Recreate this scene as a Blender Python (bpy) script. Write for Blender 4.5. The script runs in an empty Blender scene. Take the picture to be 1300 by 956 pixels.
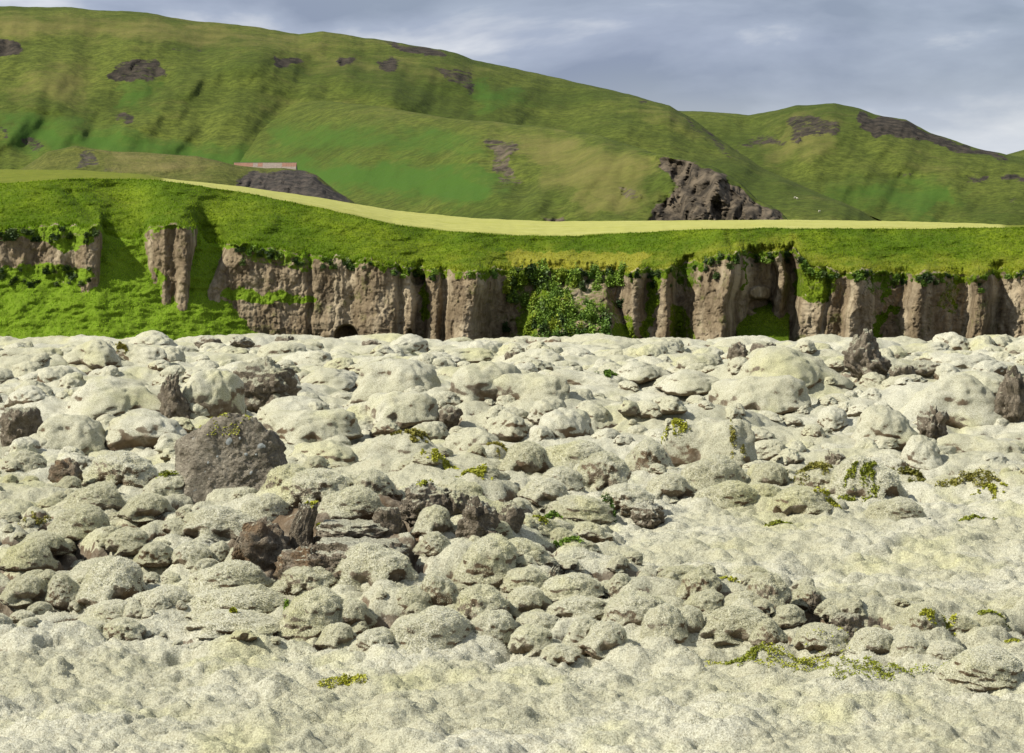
import bpy, bmesh, math, random
import numpy as np
from mathutils import Vector, Matrix

random.seed(11)
rng = np.random.default_rng(11)
SC = bpy.context.scene
COL = SC.collection

# ------------------------------------------------------------------ camera, sky, sun, exposure
F, HZ, CZ = 3344.0, 270.0, 10.0            # survey constants of the photograph: focal px, horizon row, eye height (m)
cam_d = bpy.data.cameras.new("camera")
cam = bpy.data.objects.new("camera", cam_d); COL.objects.link(cam)
cam.location = (0, 0, CZ); cam.rotation_euler = (math.radians(90), 0, 0)
cam_d.sensor_width = 36.0; cam_d.lens = 36.0 * F / 1300.0
cam_d.shift_y = -(478.0 - HZ) / 1300.0
cam_d.clip_start = 1.0; cam_d.clip_end = 30000.0
SC.camera = cam

SUN_EL, SUN_AZ = math.radians(43), math.radians(67)     # azimuth measured left of straight-behind-the-camera
sun_dir = Vector((-math.sin(SUN_AZ) * math.cos(SUN_EL), -math.cos(SUN_AZ) * math.cos(SUN_EL), math.sin(SUN_EL)))
sd = bpy.data.lights.new("sun", 'SUN'); sd.energy = 5.0; sd.angle = math.radians(0.6); sd.color = (1.0, 0.95, 0.86)
so = bpy.data.objects.new("sun", sd); COL.objects.link(so)
so.rotation_euler = sun_dir.to_track_quat('Z', 'Y').to_euler(); so.location = (-60, -40, 80)

world = bpy.data.worlds.new("World"); SC.world = world; world.use_nodes = True
wn = world.node_tree.nodes; wl = world.node_tree.links; wn.clear()
w_out = wn.new('ShaderNodeOutputWorld'); w_mix = wn.new('ShaderNodeMixShader')
w_sky = wn.new('ShaderNodeTexSky'); w_sky.sky_type = 'NISHITA'; w_sky.sun_disc = False
w_sky.sun_elevation = SUN_EL; w_sky.sun_rotation = math.atan2(sun_dir.x, sun_dir.y)
w_b1 = wn.new('ShaderNodeBackground'); w_b1.inputs[1].default_value = 0.075
w_b2 = wn.new('ShaderNodeBackground'); w_b2.inputs[1].default_value = 0.88
w_tc = wn.new('ShaderNodeTexCoord'); w_map = wn.new('ShaderNodeMapping'); w_map.inputs['Scale'].default_value = (6.0, 6.0, 19.0)
w_map.inputs['Location'].default_value = (-3.09, -3.968, -1.039)
w_n1 = wn.new('ShaderNodeTexNoise'); w_n1.inputs['Scale'].default_value = 1.35; w_n1.inputs['Detail'].default_value = 7; w_n1.inputs['Roughness'].default_value = 0.52
w_n1.inputs['Distortion'].default_value = 0.25
w_r1 = wn.new('ShaderNodeValToRGB')
cr = w_r1.color_ramp; cr.elements[0].position = 0.40; cr.elements[0].color = (0.235, 0.28, 0.38, 1)
cr.elements[1].position = 0.66; cr.elements[1].color = (0.72, 0.735, 0.76, 1)
e = cr.elements.new(0.52); e.color = (0.335, 0.385, 0.49, 1)
w_n2 = wn.new('ShaderNodeTexNoise'); w_n2.inputs['Scale'].default_value = 0.7; w_n2.inputs['Detail'].default_value = 4
w_r2 = wn.new('ShaderNodeMapRange'); w_r2.inputs[1].default_value = 0.3; w_r2.inputs[2].default_value = 0.6; w_r2.inputs[3].default_value = 0.72; w_r2.inputs[4].default_value = 1.0
wl.new(w_tc.outputs['Generated'], w_map.inputs[0]); wl.new(w_map.outputs[0], w_n1.inputs['Vector']); wl.new(w_map.outputs[0], w_n2.inputs['Vector'])
wl.new(w_n1.outputs['Fac'], w_r1.inputs[0]); w_sep = wn.new('ShaderNodeSeparateXYZ'); wl.new(w_tc.outputs['Generated'], w_sep.inputs[0])
w_hr = wn.new('ShaderNodeMapRange'); w_hr.interpolation_type = 'SMOOTHSTEP'
for i_, q_ in zip((1, 2, 3, 4), (0.055, 0.012, 0.0, 0.7)): w_hr.inputs[i_].default_value = q_
wl.new(w_sep.outputs[2], w_hr.inputs[0])
w_hm = wn.new('ShaderNodeMix'); w_hm.data_type = 'RGBA'; w_hm.inputs[7].default_value = (0.60, 0.64, 0.70, 1)
wl.new(w_hr.outputs[0], w_hm.inputs[0]); wl.new(w_r1.outputs[0], w_hm.inputs[6]); wl.new(w_hm.outputs[2], w_b2.inputs[0]); wl.new(w_sky.outputs[0], w_b1.inputs[0])
wl.new(w_n2.outputs['Fac'], w_r2.inputs[0]); wl.new(w_r2.outputs[0], w_mix.inputs[0])
wl.new(w_b1.outputs[0], w_mix.inputs[1]); wl.new(w_b2.outputs[0], w_mix.inputs[2]); wl.new(w_mix.outputs[0], w_out.inputs[0])

SC.view_settings.view_transform = 'Standard'; SC.view_settings.look = 'None'
SC.view_settings.exposure = 0.44; SC.view_settings.gamma = 1.0

# ------------------------------------------------------------------ numpy noise
def _hash(ix, iy, iz, seed):
    h = (ix.astype(np.uint32) * np.uint32(374761393) + iy.astype(np.uint32) * np.uint32(668265263)
         + iz.astype(np.uint32) * np.uint32(2147483647) + np.uint32((seed * 974711) & 0xffffffff))
    h = (h ^ (h >> np.uint32(13))) * np.uint32(1274126177)
    h = (h ^ (h >> np.uint32(15))) * np.uint32(2246822519)
    return h ^ (h >> np.uint32(16))
def n2(x, y, seed=0):
    """2-D gradient noise, about -1..1"""
    x = np.asarray(x, np.float64); y = np.asarray(y, np.float64); x, y = np.broadcast_arrays(x, y)
    xi = np.floor(x); yi = np.floor(y); fx = x - xi; fy = y - yi
    xi = xi.astype(np.int64); yi = yi.astype(np.int64)
    u = fx * fx * fx * (fx * (fx * 6 - 15) + 10); v = fy * fy * fy * (fy * (fy * 6 - 15) + 10)
    z = np.zeros_like(xi)
    def g(dx, dy):
        a = _hash(xi + dx, yi + dy, z, seed).astype(np.float64) * (2 * math.pi / 4294967296.0)
        return np.cos(a) * (fx - dx) + np.sin(a) * (fy - dy)
    a = g(0, 0); b = g(1, 0); c = g(0, 1); d = g(1, 1)
    return 1.5 * ((a + (b - a) * u) * (1 - v) + (c + (d - c) * u) * v)
def fbm(x, y, o=4, seed=0, gain=0.5):
    r = 0.0; a = 1.0; f = 1.0
    for i in range(o):
        r = r + a * n2(x * f, y * f, seed + i * 17); a *= gain; f *= 2.03
    return r
def n3(P, seed=0):
    x, y, z = P[:, 0], P[:, 1], P[:, 2]
    xi = np.floor(x); yi = np.floor(y); zi = np.floor(z); fx = x - xi; fy = y - yi; fz = z - zi
    xi = xi.astype(np.int64); yi = yi.astype(np.int64); zi = zi.astype(np.int64)
    s = lambda t: t * t * t * (t * (t * 6 - 15) + 10)
    u, v, w = s(fx), s(fy), s(fz); r = 0.0
    for dx in (0, 1):
        for dy in (0, 1):
            for dz in (0, 1):
                h = _hash(xi + dx, yi + dy, zi + dz, seed)
                a = (h & np.uint32(0xffff)).astype(np.float64) * (2 * math.pi / 65536); c = (h >> np.uint32(16)).astype(np.float64) / 32768 - 1
                q = np.sqrt(np.maximum(0, 1 - c * c))
                r = r + (np.cos(a) * q * (fx - dx) + np.sin(a) * q * (fy - dy) + c * (fz - dz)) * (u if dx else 1 - u) * (v if dy else 1 - v) * (w if dz else 1 - w)
    return 1.5 * r
def fbm3(P, o=4, seed=0, gain=0.5):
    r = 0.0; a = 1.0; f = 1.0
    for i in range(o):
        r = r + a * n3(P * f, seed + i * 13); a *= gain; f *= 2.03
    return r
def sstep(a, b, x):
    t = np.clip((x - a) / (b - a), 0, 1); return t * t * (3 - 2 * t)
def I(x, pts):
    return np.interp(x, [p[0] for p in pts], [p[1] for p in pts])
def inpoly(px, py, poly):
    c = np.zeros(np.shape(px), bool); n = len(poly)
    for i in range(n):
        x1, y1 = poly[i]; x2, y2 = poly[(i + 1) % n]
        if y1 == y2: continue
        c ^= ((y1 > py) != (y2 > py)) & (px < (x2 - x1) * (py - y1) / (y2 - y1) + x1)
    return c
_JO = [(0, 0), (3.4, 1), (-3.2, -1.2), (1.5, 2.4), (-1.7, -2.6), (5.5, -1.6), (-5.6, 1.8), (0.6, 4.0), (-0.4, -4.2)]
def softpoly(px, py, poly, k=1.0):
    return sum(inpoly(px + a * k, py + b * k, poly).astype(float) for a, b in _JO) / len(_JO)
def dline(px, py, line):
    """distance to a polyline and signed side of the nearest segment"""
    best = np.full(np.shape(px), 1e9); side = np.zeros(np.shape(px))
    for (x1, y1), (x2, y2) in zip(line[:-1], line[1:]):
        vx, vy = x2 - x1, y2 - y1; L = vx * vx + vy * vy
        t = np.clip(((px - x1) * vx + (py - y1) * vy) / L, 0, 1)
        ddx = px - x1 - t * vx; ddy = py - y1 - t * vy
        d = np.hypot(ddx, ddy); m = d < best
        best = np.where(m, d, best); side = np.where(m, np.sign(vx * ddy - vy * ddx), side)
    return best, side

def cells(u, v, seed):
    ui = np.floor(u).astype(np.int64); vi = np.floor(v).astype(np.int64); best = np.full(u.shape, 1e9); sec = best.copy(); val = np.zeros(u.shape)
    for a in (-1, 0, 1):
        for b in (-1, 0, 1):
            h = _hash(ui + a, vi + b, ui * 0, seed); jx_ = (h & np.uint32(1023)) / 1023.0; jy_ = ((h >> np.uint32(10)) & np.uint32(1023)) / 1023.0
            d = (ui + a + jx_ - u) ** 2 + (vi + b + jy_ - v) ** 2; m = d < best
            sec = np.where(m, best, np.minimum(sec, d)); val = np.where(m, (h >> np.uint32(20)) / 4096.0, val); best = np.where(m, d, best)
    return val, np.sqrt(sec) - np.sqrt(best)

# ------------------------------------------------------------------ mesh helpers
def fast_mesh(name, V, Q, attrs=None):
    me = bpy.data.meshes.new(name); V = np.asarray(V, np.float32); Q = np.asarray(Q, np.int32); k = Q.shape[1]
    me.vertices.add(len(V)); me.vertices.foreach_set('co', V.ravel())
    me.loops.add(Q.size); me.loops.foreach_set('vertex_index', Q.ravel())
    me.polygons.add(len(Q)); me.polygons.foreach_set('loop_start', np.arange(0, Q.size, k, dtype=np.int32))
    try: me.polygons.foreach_set('loop_total', np.full(len(Q), k, np.int32))
    except Exception: pass
    me.update(calc_edges=True)
    me.polygons.foreach_set('use_smooth', np.ones(len(Q), bool))
    for a, arr in (attrs or {}).items():
        at = me.attributes.new(a, 'FLOAT', 'POINT'); at.data.foreach_set('value', np.asarray(arr, np.float32).ravel())
    return me
def grid_quads(nr, nc, flip=False):
    i = np.arange(nr * nc).reshape(nr, nc)
    a, b, c, d = i[:-1, :-1].ravel(), i[:-1, 1:].ravel(), i[1:, 1:].ravel(), i[1:, :-1].ravel()
    return np.stack([a, d, c, b] if flip else [a, b, c, d], 1)
def link(name, me, mat, parent=None, label=None, cat=None, group=None, kind=None):
    o = bpy.data.objects.new(name, me); COL.objects.link(o)
    if mat and me is not None and not me.materials: me.materials.append(mat)
    if parent: o.parent = parent
    if label: o['label'] = label
    if cat: o['category'] = cat
    if group: o['group'] = group
    if kind: o['kind'] = kind
    return o
def empty(name, loc, label, cat, group=None):
    o = link(name, None, None, None, label, cat, group); o.location = loc; return o

# ------------------------------------------------------------------ materials
class NT:
    def __init__(s, name):
        s.m = bpy.data.materials.new(name); s.m.use_nodes = True; s.n = s.m.node_tree.nodes; s.l = s.m.node_tree.links; s.n.clear()
        s.out = s.n.new('ShaderNodeOutputMaterial'); s.b = s.n.new('ShaderNodeBsdfPrincipled'); s.l.new(s.b.outputs[0], s.out.inputs[0])
        s.b.inputs['Roughness'].default_value = 0.95; s.b.inputs['Specular IOR Level'].default_value = 0.12
        s.pos = s.n.new('ShaderNodeNewGeometry')
    def noise(s, scale, detail=4, rough=0.55, vec=None, stretch=None, dist=0.0):
        t = s.n.new('ShaderNodeTexNoise'); t.inputs['Scale'].default_value = scale; t.inputs['Detail'].default_value = detail
        t.inputs['Roughness'].default_value = rough; t.inputs['Distortion'].default_value = dist
        v = vec or s.pos.outputs['Position']
        if stretch:
            m = s.n.new('ShaderNodeMapping'); m.inputs['Scale'].default_value = stretch; s.l.new(v, m.inputs[0]); v = m.outputs[0]
        s.l.new(v, t.inputs['Vector']); return t.outputs['Fac']
    def vor(s, scale, feature='F1', stretch=None):
        t = s.n.new('ShaderNodeTexVoronoi'); t.feature = feature; t.inputs['Scale'].default_value = scale
        v = s.pos.outputs['Position']
        if stretch:
            m = s.n.new('ShaderNodeMapping'); m.inputs['Scale'].default_value = stretch; s.l.new(v, m.inputs[0]); v = m.outputs[0]
        s.l.new(v, t.inputs['Vector']); return t.outputs['Distance']
    def attr(s, name):
        a = s.n.new('ShaderNodeAttribute'); a.attribute_name = name; return a.outputs['Fac']
    def rng(s, v, a, b, lo=0.0, hi=1.0):
        m = s.n.new('ShaderNodeMapRange'); m.interpolation_type = 'SMOOTHSTEP'
        for i, q in zip((1, 2, 3, 4), (a, b, lo, hi)): m.inputs[i].default_value = q
        s.l.new(v, m.inputs[0]); return m.outputs[0]
    def math(s, op, a, b=0.0):
        m = s.n.new('ShaderNodeMath'); m.operation = op
        for i, q in enumerate((a, b)):
            if isinstance(q, (int, float)): m.inputs[i].default_value = q
            else: s.l.new(q, m.inputs[i])
        return m.outputs[0]
    def mix(s, f, a, b):
        m = s.n.new('ShaderNodeMix'); m.data_type = 'RGBA'
        for i, q in ((0, f), (6, a), (7, b)):
            if isinstance(q, (int, float)): m.inputs[i].default_value = q
            elif isinstance(q, tuple): m.inputs[i].default_value = (*q, 1)
            else: s.l.new(q, m.inputs[i])
        return m.outputs[2]
    def nz(s):
        x = s.n.new('ShaderNodeSeparateXYZ'); s.l.new(s.pos.outputs['Normal'], x.inputs[0]); return x.outputs[2]
    def bump(s, h, dist, strength=1.0, prev=None):
        b = s.n.new('ShaderNodeBump'); b.inputs['Distance'].default_value = dist; b.inputs['Strength'].default_value = strength
        s.l.new(h, b.inputs['Height'])
        if prev is not None: s.l.new(prev, b.inputs['Normal'])
        return b.outputs[0]
    def done(s, col, normal=None):
        if isinstance(col, tuple): s.b.inputs['Base Color'].default_value = (*col, 1)
        else: s.l.new(col, s.b.inputs['Base Color'])
        if normal is not None: s.l.new(normal, s.b.inputs['Normal'])
        return s.m

MOSS_A, MOSS_B, MOSS_Y, MOSS_D = (0.495, 0.485, 0.350), (0.575, 0.565, 0.445), (0.53, 0.52, 0.29), (0.22, 0.205, 0.13)
ROCK_A, ROCK_B, ROCK_C = (0.140, 0.116, 0.082), (0.265, 0.225, 0.165), (0.45, 0.41, 0.33)
def moss_colour(t):
    big = t.noise(0.16, 4); c = t.mix(t.rng(big, 0.42, 0.62), MOSS_A, MOSS_B)
    yel = t.noise(0.28, 5, stretch=(1, 0.6, 1)); c = t.mix(t.rng(yel, 0.50, 0.70, 0, 0.85), c, MOSS_Y)
    fine = t.noise(24, 5, 0.8); c = t.mix(t.rng(fine, 0.58, 0.36, 0, 0.85), c, MOSS_D)
    mid = t.noise(2.6, 4); c = t.mix(t.rng(mid, 0.50, 0.30, 0, 0.28), c, (0.34, 0.31, 0.21))
    dots = t.noise(11, 4, 0.7); c = t.mix(t.rng(dots, 0.46, 0.30, 0, 0.5), c, (0.15, 0.13, 0.085))
    return c
def rock_colour(t):
    c = t.mix(t.rng(t.noise(3.2, 6, 0.7), 0.38, 0.64), ROCK_A, ROCK_B)
    return t.mix(t.rng(t.noise(14, 4, 0.7), 0.58, 0.72, 0, 0.8), c, ROCK_C)
def moss_bump(t):
    n = t.bump(t.noise(4.5, 6, 0.72), 0.04, 0.8)
    return t.bump(t.noise(15, 4, 0.75), 0.06, 1.0, n)

def mat_moss(name, use_attr, thr):
    """woolly fringe moss over lava; bare brown lava where the moss has no hold (overhangs, torn places)"""
    t = NT(name)
    m = t.math('ADD', t.nz(), t.math('MULTIPLY', t.math('SUBTRACT', t.noise(1.9, 5, 0.65), 0.5), 1.5))
    f = t.rng(m, thr + 0.10, thr - 0.14)
    if use_attr: f = t.math('MAXIMUM', f, t.rng(t.math('ADD', t.attr('rock'), t.math('MULTIPLY', t.math('SUBTRACT', t.noise(3.0, 5, 0.7), 0.5), 1.2)), 0.45, 0.6))
    c = t.mix(f, moss_colour(t), t.mix(t.rng(t.noise(1.1, 4), 0.40, 0.62, 0, 0.75), rock_colour(t), (0.135, 0.090, 0.050)))
    return t.done(c, moss_bump(t))
M_GROUND = mat_moss('moss_ground', True, 0.10)
M_CUSH = mat_moss('moss_cushion', False, 0.02)
M_CUSH_BARE = mat_moss('moss_cushion_worn', False, 0.22)
def mat_fuzz():
    t = NT('moss_shoots'); c = t.mix(t.rng(t.noise(0.16, 4), 0.42, 0.62), tuple(min(0.80, q * 1.24) for q in MOSS_A), tuple(min(0.80, q * 1.24) for q in MOSS_B))
    c = t.mix(t.rng(t.noise(0.28, 5, stretch=(1, 0.6, 1)), 0.50, 0.70, 0, 0.45), c, tuple(min(0.80, q * 1.24) for q in MOSS_Y))
    tr = t.n.new('ShaderNodeBsdfTranslucent'); t.l.new(c, tr.inputs[0]); mx = t.n.new('ShaderNodeMixShader'); mx.inputs[0].default_value = 0.40
    t.done(c); t.l.new(t.b.outputs[0], mx.inputs[1]); t.l.new(tr.outputs[0], mx.inputs[2]); t.l.new(mx.outputs[0], t.out.inputs[0]); return t.m
M_FUZZ = mat_fuzz()
def mat_rock(name, thr, warm=0.0, chip=0.0):
    t = NT(name)
    m = t.math('ADD', t.nz(), t.math('MULTIPLY', t.math('SUBTRACT', t.noise(2.6, 6, 0.7), 0.5), 1.8))
    c = rock_colour(t)
    if warm: c = t.mix(t.rng(t.noise(1.3, 4), 0.40, 0.62, 0, warm), c, (0.185, 0.118, 0.062))
    c = t.mix(t.rng(m, thr - 0.1, thr + 0.15), c, moss_colour(t))
    n = t.bump(t.noise(7.0, 8, 0.75), 0.16, 1.0); n = t.bump(t.vor(16), 0.05, 0.8, n)
    return t.done(c, n)
M_ROCK = mat_rock('lava_rock', 0.68); M_ROCK_MOSSY = mat_rock('lava_rock_mossy', 0.45); M_SOIL = mat_rock('lava_soil', 0.95, 0.8)
def mat_boulder():
    t = NT('boulder_rock')
    c = t.mix(t.rng(t.noise(1.4, 6, 0.7), 0.36, 0.64), (0.185, 0.160, 0.118), (0.36, 0.32, 0.245))
    c = t.mix(t.rng(t.noise(9, 5, 0.75), 0.56, 0.68, 0, 0.9), c, (0.45, 0.42, 0.31))
    c = t.mix(t.rng(t.noise(5, 3, 0.6), 0.66, 0.72, 0, 0.7), c, (0.40, 0.41, 0.38))
    n = t.bump(t.noise(4.5, 8, 0.75), 0.22, 1.0); n = t.bump(t.vor(12), 0.06, 0.8, n)
    return t.done(c, n)
M_BOULDER = mat_boulder()

def mat_terrain(name, cols, scale, bump_scale, bump_dist, rock=((0.075, 0.062, 0.055), (0.16, 0.13, 0.105)), strata=False):
    """grass with attributes: rock, dry (bleached grass), lush, field (mown hay)"""
    t = NT(name); g1, g2, dry, lush = cols
    c = t.mix(t.rng(t.noise(scale, 6, 0.62), 0.38, 0.63), g1, g2)
    c = t.mix(t.rng(t.noise(scale * 9, 6, 0.75, stretch=(0.6, 1, 1.3)), 0.57, 0.34, 0, 0.6), c, tuple(q * 0.55 for q in g1))
    c = t.mix(t.rng(t.noise(scale * 5, 6, 0.75, stretch=(0.5, 1, 1.3)), 0.55, 0.75, 0, 0.45), c, dry)
    c = t.mix(t.rng(t.noise(scale * 42, 4, 0.75, stretch=(0.7, 1, 1.2)), 0.62, 0.38, 0, 0.7), c, tuple(q * 0.5 for q in g1))
    nd = t.math('MULTIPLY', t.math('SUBTRACT', t.noise(scale * 4, 5, 0.65), 0.5), 0.9)
    c = t.mix(t.rng(t.math('ADD', t.attr('dry'), nd), 0.15, 0.95), c, dry)
    c = t.mix(t.rng(t.math('ADD', t.attr('lush'), nd), 0.15, 0.95), c, lush)
    rn = t.noise(bump_scale * 0.8, 6, 0.7, stretch=(1, 1, 0.45)); rc = t.mix(t.rng(rn, 0.36, 0.66), rock[0], rock[1])
    if strata:
        rc = t.mix(t.rng(t.noise(0.35, 5, 0.6, stretch=(1, 1, 0.25)), 0.46, 0.66, 0, 0.8), rc, (0.40, 0.335, 0.225))
        rc = t.mix(t.rng(t.noise(1.2, 4, 0.6, stretch=(1, 1, 0.12)), 0.56, 0.74, 0, 0.65), rc, (0.105, 0.078, 0.055))
        rc = t.mix(t.rng(t.noise(0.9, 5, 0.7, stretch=(0.3, 0.3, 2.2)), 0.56, 0.66, 0, 0.5), rc, (0.12, 0.092, 0.066))
        rc = t.mix(t.rng(t.noise(0.5, 6, 0.75), 0.56, 0.68, 0, 0.75), rc, (0.105, 0.112, 0.030))
    f = t.rng(t.math('ADD', t.attr('rock'), t.math('MULTIPLY', t.math('SUBTRACT', t.noise(bump_scale * 0.9, 6, 0.75), 0.5), 1.9)), 0.40, 0.64)
    c = t.mix(f, c, rc)
    hay = t.mix(t.rng(t.noise(0.35, 4, 0.6, stretch=(0.25, 1, 1)), 0.35, 0.65), (0.32, 0.32, 0.068), (0.42, 0.41, 0.14))
    hay = t.mix(t.rng(t.noise(1.1, 5, 0.7, stretch=(0.3, 1, 1)), 0.45, 0.68, 0, 0.6), hay, (0.27, 0.29, 0.05))
    c = t.mix(t.attr('field'), c, hay)
    n = t.bump(t.noise(bump_scale, 7, 0.72), bump_dist, 0.9); n = t.bump(t.noise(bump_scale * 0.16, 5, 0.6), bump_dist * 4, 0.7, n)
    return t.done(c, n)
M_HILL = mat_terrain('hill_grass', ((0.058, 0.082, 0.011), (0.108, 0.130, 0.020), (0.145, 0.130, 0.038), (0.044, 0.092, 0.011)), 0.012, 0.22, 0.5, ((0.018, 0.016, 0.012), (0.060, 0.049, 0.035)))  # greens darker than the slope's: cloud shade over the hills put into the colour
M_HILL_CRAG = mat_terrain('hill_grass_crag', ((0.058, 0.082, 0.011), (0.108, 0.130, 0.020), (0.145, 0.130, 0.038), (0.044, 0.092, 0.011)), 0.012, 0.22, 0.5, ((0.030, 0.025, 0.018), (0.125, 0.100, 0.068)))  # same darkened greens, cloud shade in the colour, with paler crag rock
M_CLIFF = mat_terrain('cliff_and_slope', ((0.078, 0.132, 0.006), (0.150, 0.198, 0.011), (0.205, 0.200, 0.026), (0.135, 0.210, 0.015)), 0.12, 1.6, 0.18, ((0.112, 0.084, 0.050), (0.218, 0.170, 0.105)), True)
M_BACKROCK = mat_terrain('low_hill_grass', ((0.085, 0.105, 0.018), (0.125, 0.130, 0.028), (0.165, 0.140, 0.050), (0.060, 0.100, 0.014)), 0.02, 0.5, 0.7, ((0.030, 0.028, 0.024), (0.085, 0.070, 0.056)))

def mat_leaf(name, a, b):
    t = NT(name); oi = t.n.new('ShaderNodeObjectInfo')
    v = t.math('ADD', t.math('MULTIPLY', oi.outputs['Random'], 0.6), t.math('MULTIPLY', t.noise(3.0, 3), 0.6))
    t.b.inputs['Specular IOR Level'].default_value = 0.25; t.b.inputs['Roughness'].default_value = 0.6
    return t.done(t.mix(t.rng(v, 0.2, 0.95), a, b))
M_LEAF = mat_leaf('leaf_green', (0.060, 0.125, 0.014), (0.16, 0.25, 0.025))
M_LEAF_Y = mat_leaf('leaf_yellow', (0.13, 0.20, 0.012), (0.22, 0.27, 0.02))
M_LEAF_D = mat_leaf('leaf_dark', (0.022, 0.048, 0.010), (0.060, 0.095, 0.016))
M_PATCH = mat_leaf('ground_moss_green', (0.16, 0.19, 0.015), (0.36, 0.36, 0.035))
M_PATCH_D = mat_leaf('ground_moss_olive', (0.13, 0.13, 0.022), (0.30, 0.265, 0.05))
def plain(name, c, r=0.8):
    t = NT(name); t.b.inputs['Roughness'].default_value = r
    k = t.mix(t.rng(t.noise(2.0, 4), 0.3, 0.7), tuple(q * 0.8 for q in c), c); return t.done(k)

# ------------------------------------------------------------------ SETTING: wide base ground
bm = bmesh.new()
for v in ((-9000, -3000, -4), (9000, -3000, -4), (9000, 14000, -4), (-9000, 14000, -4)): bm.verts.new(v)
bm.faces.new(bm.verts); me = bpy.data.meshes.new('ground'); bm.to_mesh(me); bm.free()
for a in ('rock', 'dry', 'lush', 'field'):
    me.attributes.new(a, 'FLOAT', 'POINT')
link('ground', me, M_HILL, kind='structure')

# ------------------------------------------------------------------ SETTING: hills (surveyed sheets with true distances)
def hill(name, crest, pxr, base_py, y0, y1, nc, nr, relief=(), rocks=(), drys=(), lushs=(), seed=0, mat=None, amp=1.0, back=260.0, rough=0.0, rockamp=5.0):
    px = np.linspace(pxr[0], pxr[1], nc); cp = I(px, crest) + fbm(px * 0.02, px * 0 + seed, 4, seed) * rough
    Y0 = np.broadcast_to(I(px, y0) if isinstance(y0, list) else y0, px.shape); Y1 = np.broadcast_to(I(px, y1) if isinstance(y1, list) else y1, px.shape)
    t = 1 - (1 - np.linspace(0, 1, nr)) ** 1.25
    T, PX = np.meshgrid(t, px, indexing='ij'); CP = np.broadcast_to(cp, PX.shape); BP = np.maximum(base_py, CP + 4)
    PY = BP + (CP - BP) * T
    Y = Y0 + (Y1 - Y0) * (0.62 * T + 0.38 * (1 - np.sqrt(np.maximum(0, 1 - T * T))))
    jx = fbm(PX * 0.03, PY * 0.05, 4, seed + 5) * 9; jy = fbm(PX * 0.03, PY * 0.05, 4, seed + 9) * 5
    fade = sstep(1.0, 0.90, T) * 0.85 + 0.15
    dep = fbm(PX * 0.0085 + PY * 0.004, PY * 0.006, 4, seed + 2, 0.45) * 34 * amp
    dep += fbm(PX * 0.05 + PY * 0.01, PY * 0.022, 4, seed + 3, 0.5) * 0.6 * amp
    dep += np.abs(fbm(PX * 0.022 + PY * 0.012, PY * 0.006, 3, seed + 12, 0.5)) * 2.2 * amp * sstep(-0.25, 0.35, n2(PX * 0.006, PY * 0.012, seed + 14)) * sstep(0.02, 0.2, T)
    for line, a, w in relief:
        d, s = dline(PX + jx * 0.5, PY + jy * 0.5, line); dep -= 0.55 * a * np.exp(-(d / (w * 1.25)) ** 2)
    rk = np.zeros(PX.shape); dr = np.zeros(PX.shape); lu = np.zeros(PX.shape)
    for poly, v in rocks: rk = np.maximum(rk, (v if v >= 1 else v * 0.95) * softpoly(PX + jx, PY + jy, poly, 0.8))
    for poly, v in drys: dr = np.maximum(dr, v * softpoly(PX + jx * 2, PY + jy * 2, poly, 4))
    for poly, v in lushs: lu = np.maximum(lu, v * softpoly(PX + jx * 2, PY + jy * 2, poly, 4))
    dep += 1.0 * rk * (fbm(PX * 0.085 + PY * 0.03, PY * 0.035, 4, seed + 7, 0.5) * rockamp)
    dep += rk * ((cells((PX + jx * 0.5) / 8.0, (PY + jy * 0.5 - PX * 0.3) / 42.0, seed + 40)[0] - 0.5) * rockamp * 1.5)
    Y = Y + dep * fade * 0.5
    X = (PX - 650) / F * Y; Z = CZ - (PY - HZ) / F * Y
    # beyond the skyline the ground rolls over and falls away
    rows = [(X, Y, Z)]; k = 10
    for i in range(1, k + 1):
        q = i / k; yb = Y[-1] + back * q; zb = Z[-1] - (0.10 * back * q + 0.45 * back * q * q)
        rows.append(((px - 650)[None] / F * yb[None], yb[None], zb[None]))
    V = np.stack([np.concatenate([r[j] for r in rows]) for j in range(3)], -1)
    pad = lambda a: np.concatenate([a, np.repeat(a[-1:], k, 0)])
    me = fast_mesh(name, V.reshape(-1, 3), grid_quads(V.shape[0], nc), {'rock': pad(rk), 'dry': pad(dr), 'lush': pad(lu), 'field': pad(rk) * 0})
    return link(name, me, mat or M_HILL, kind='structure')

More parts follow.
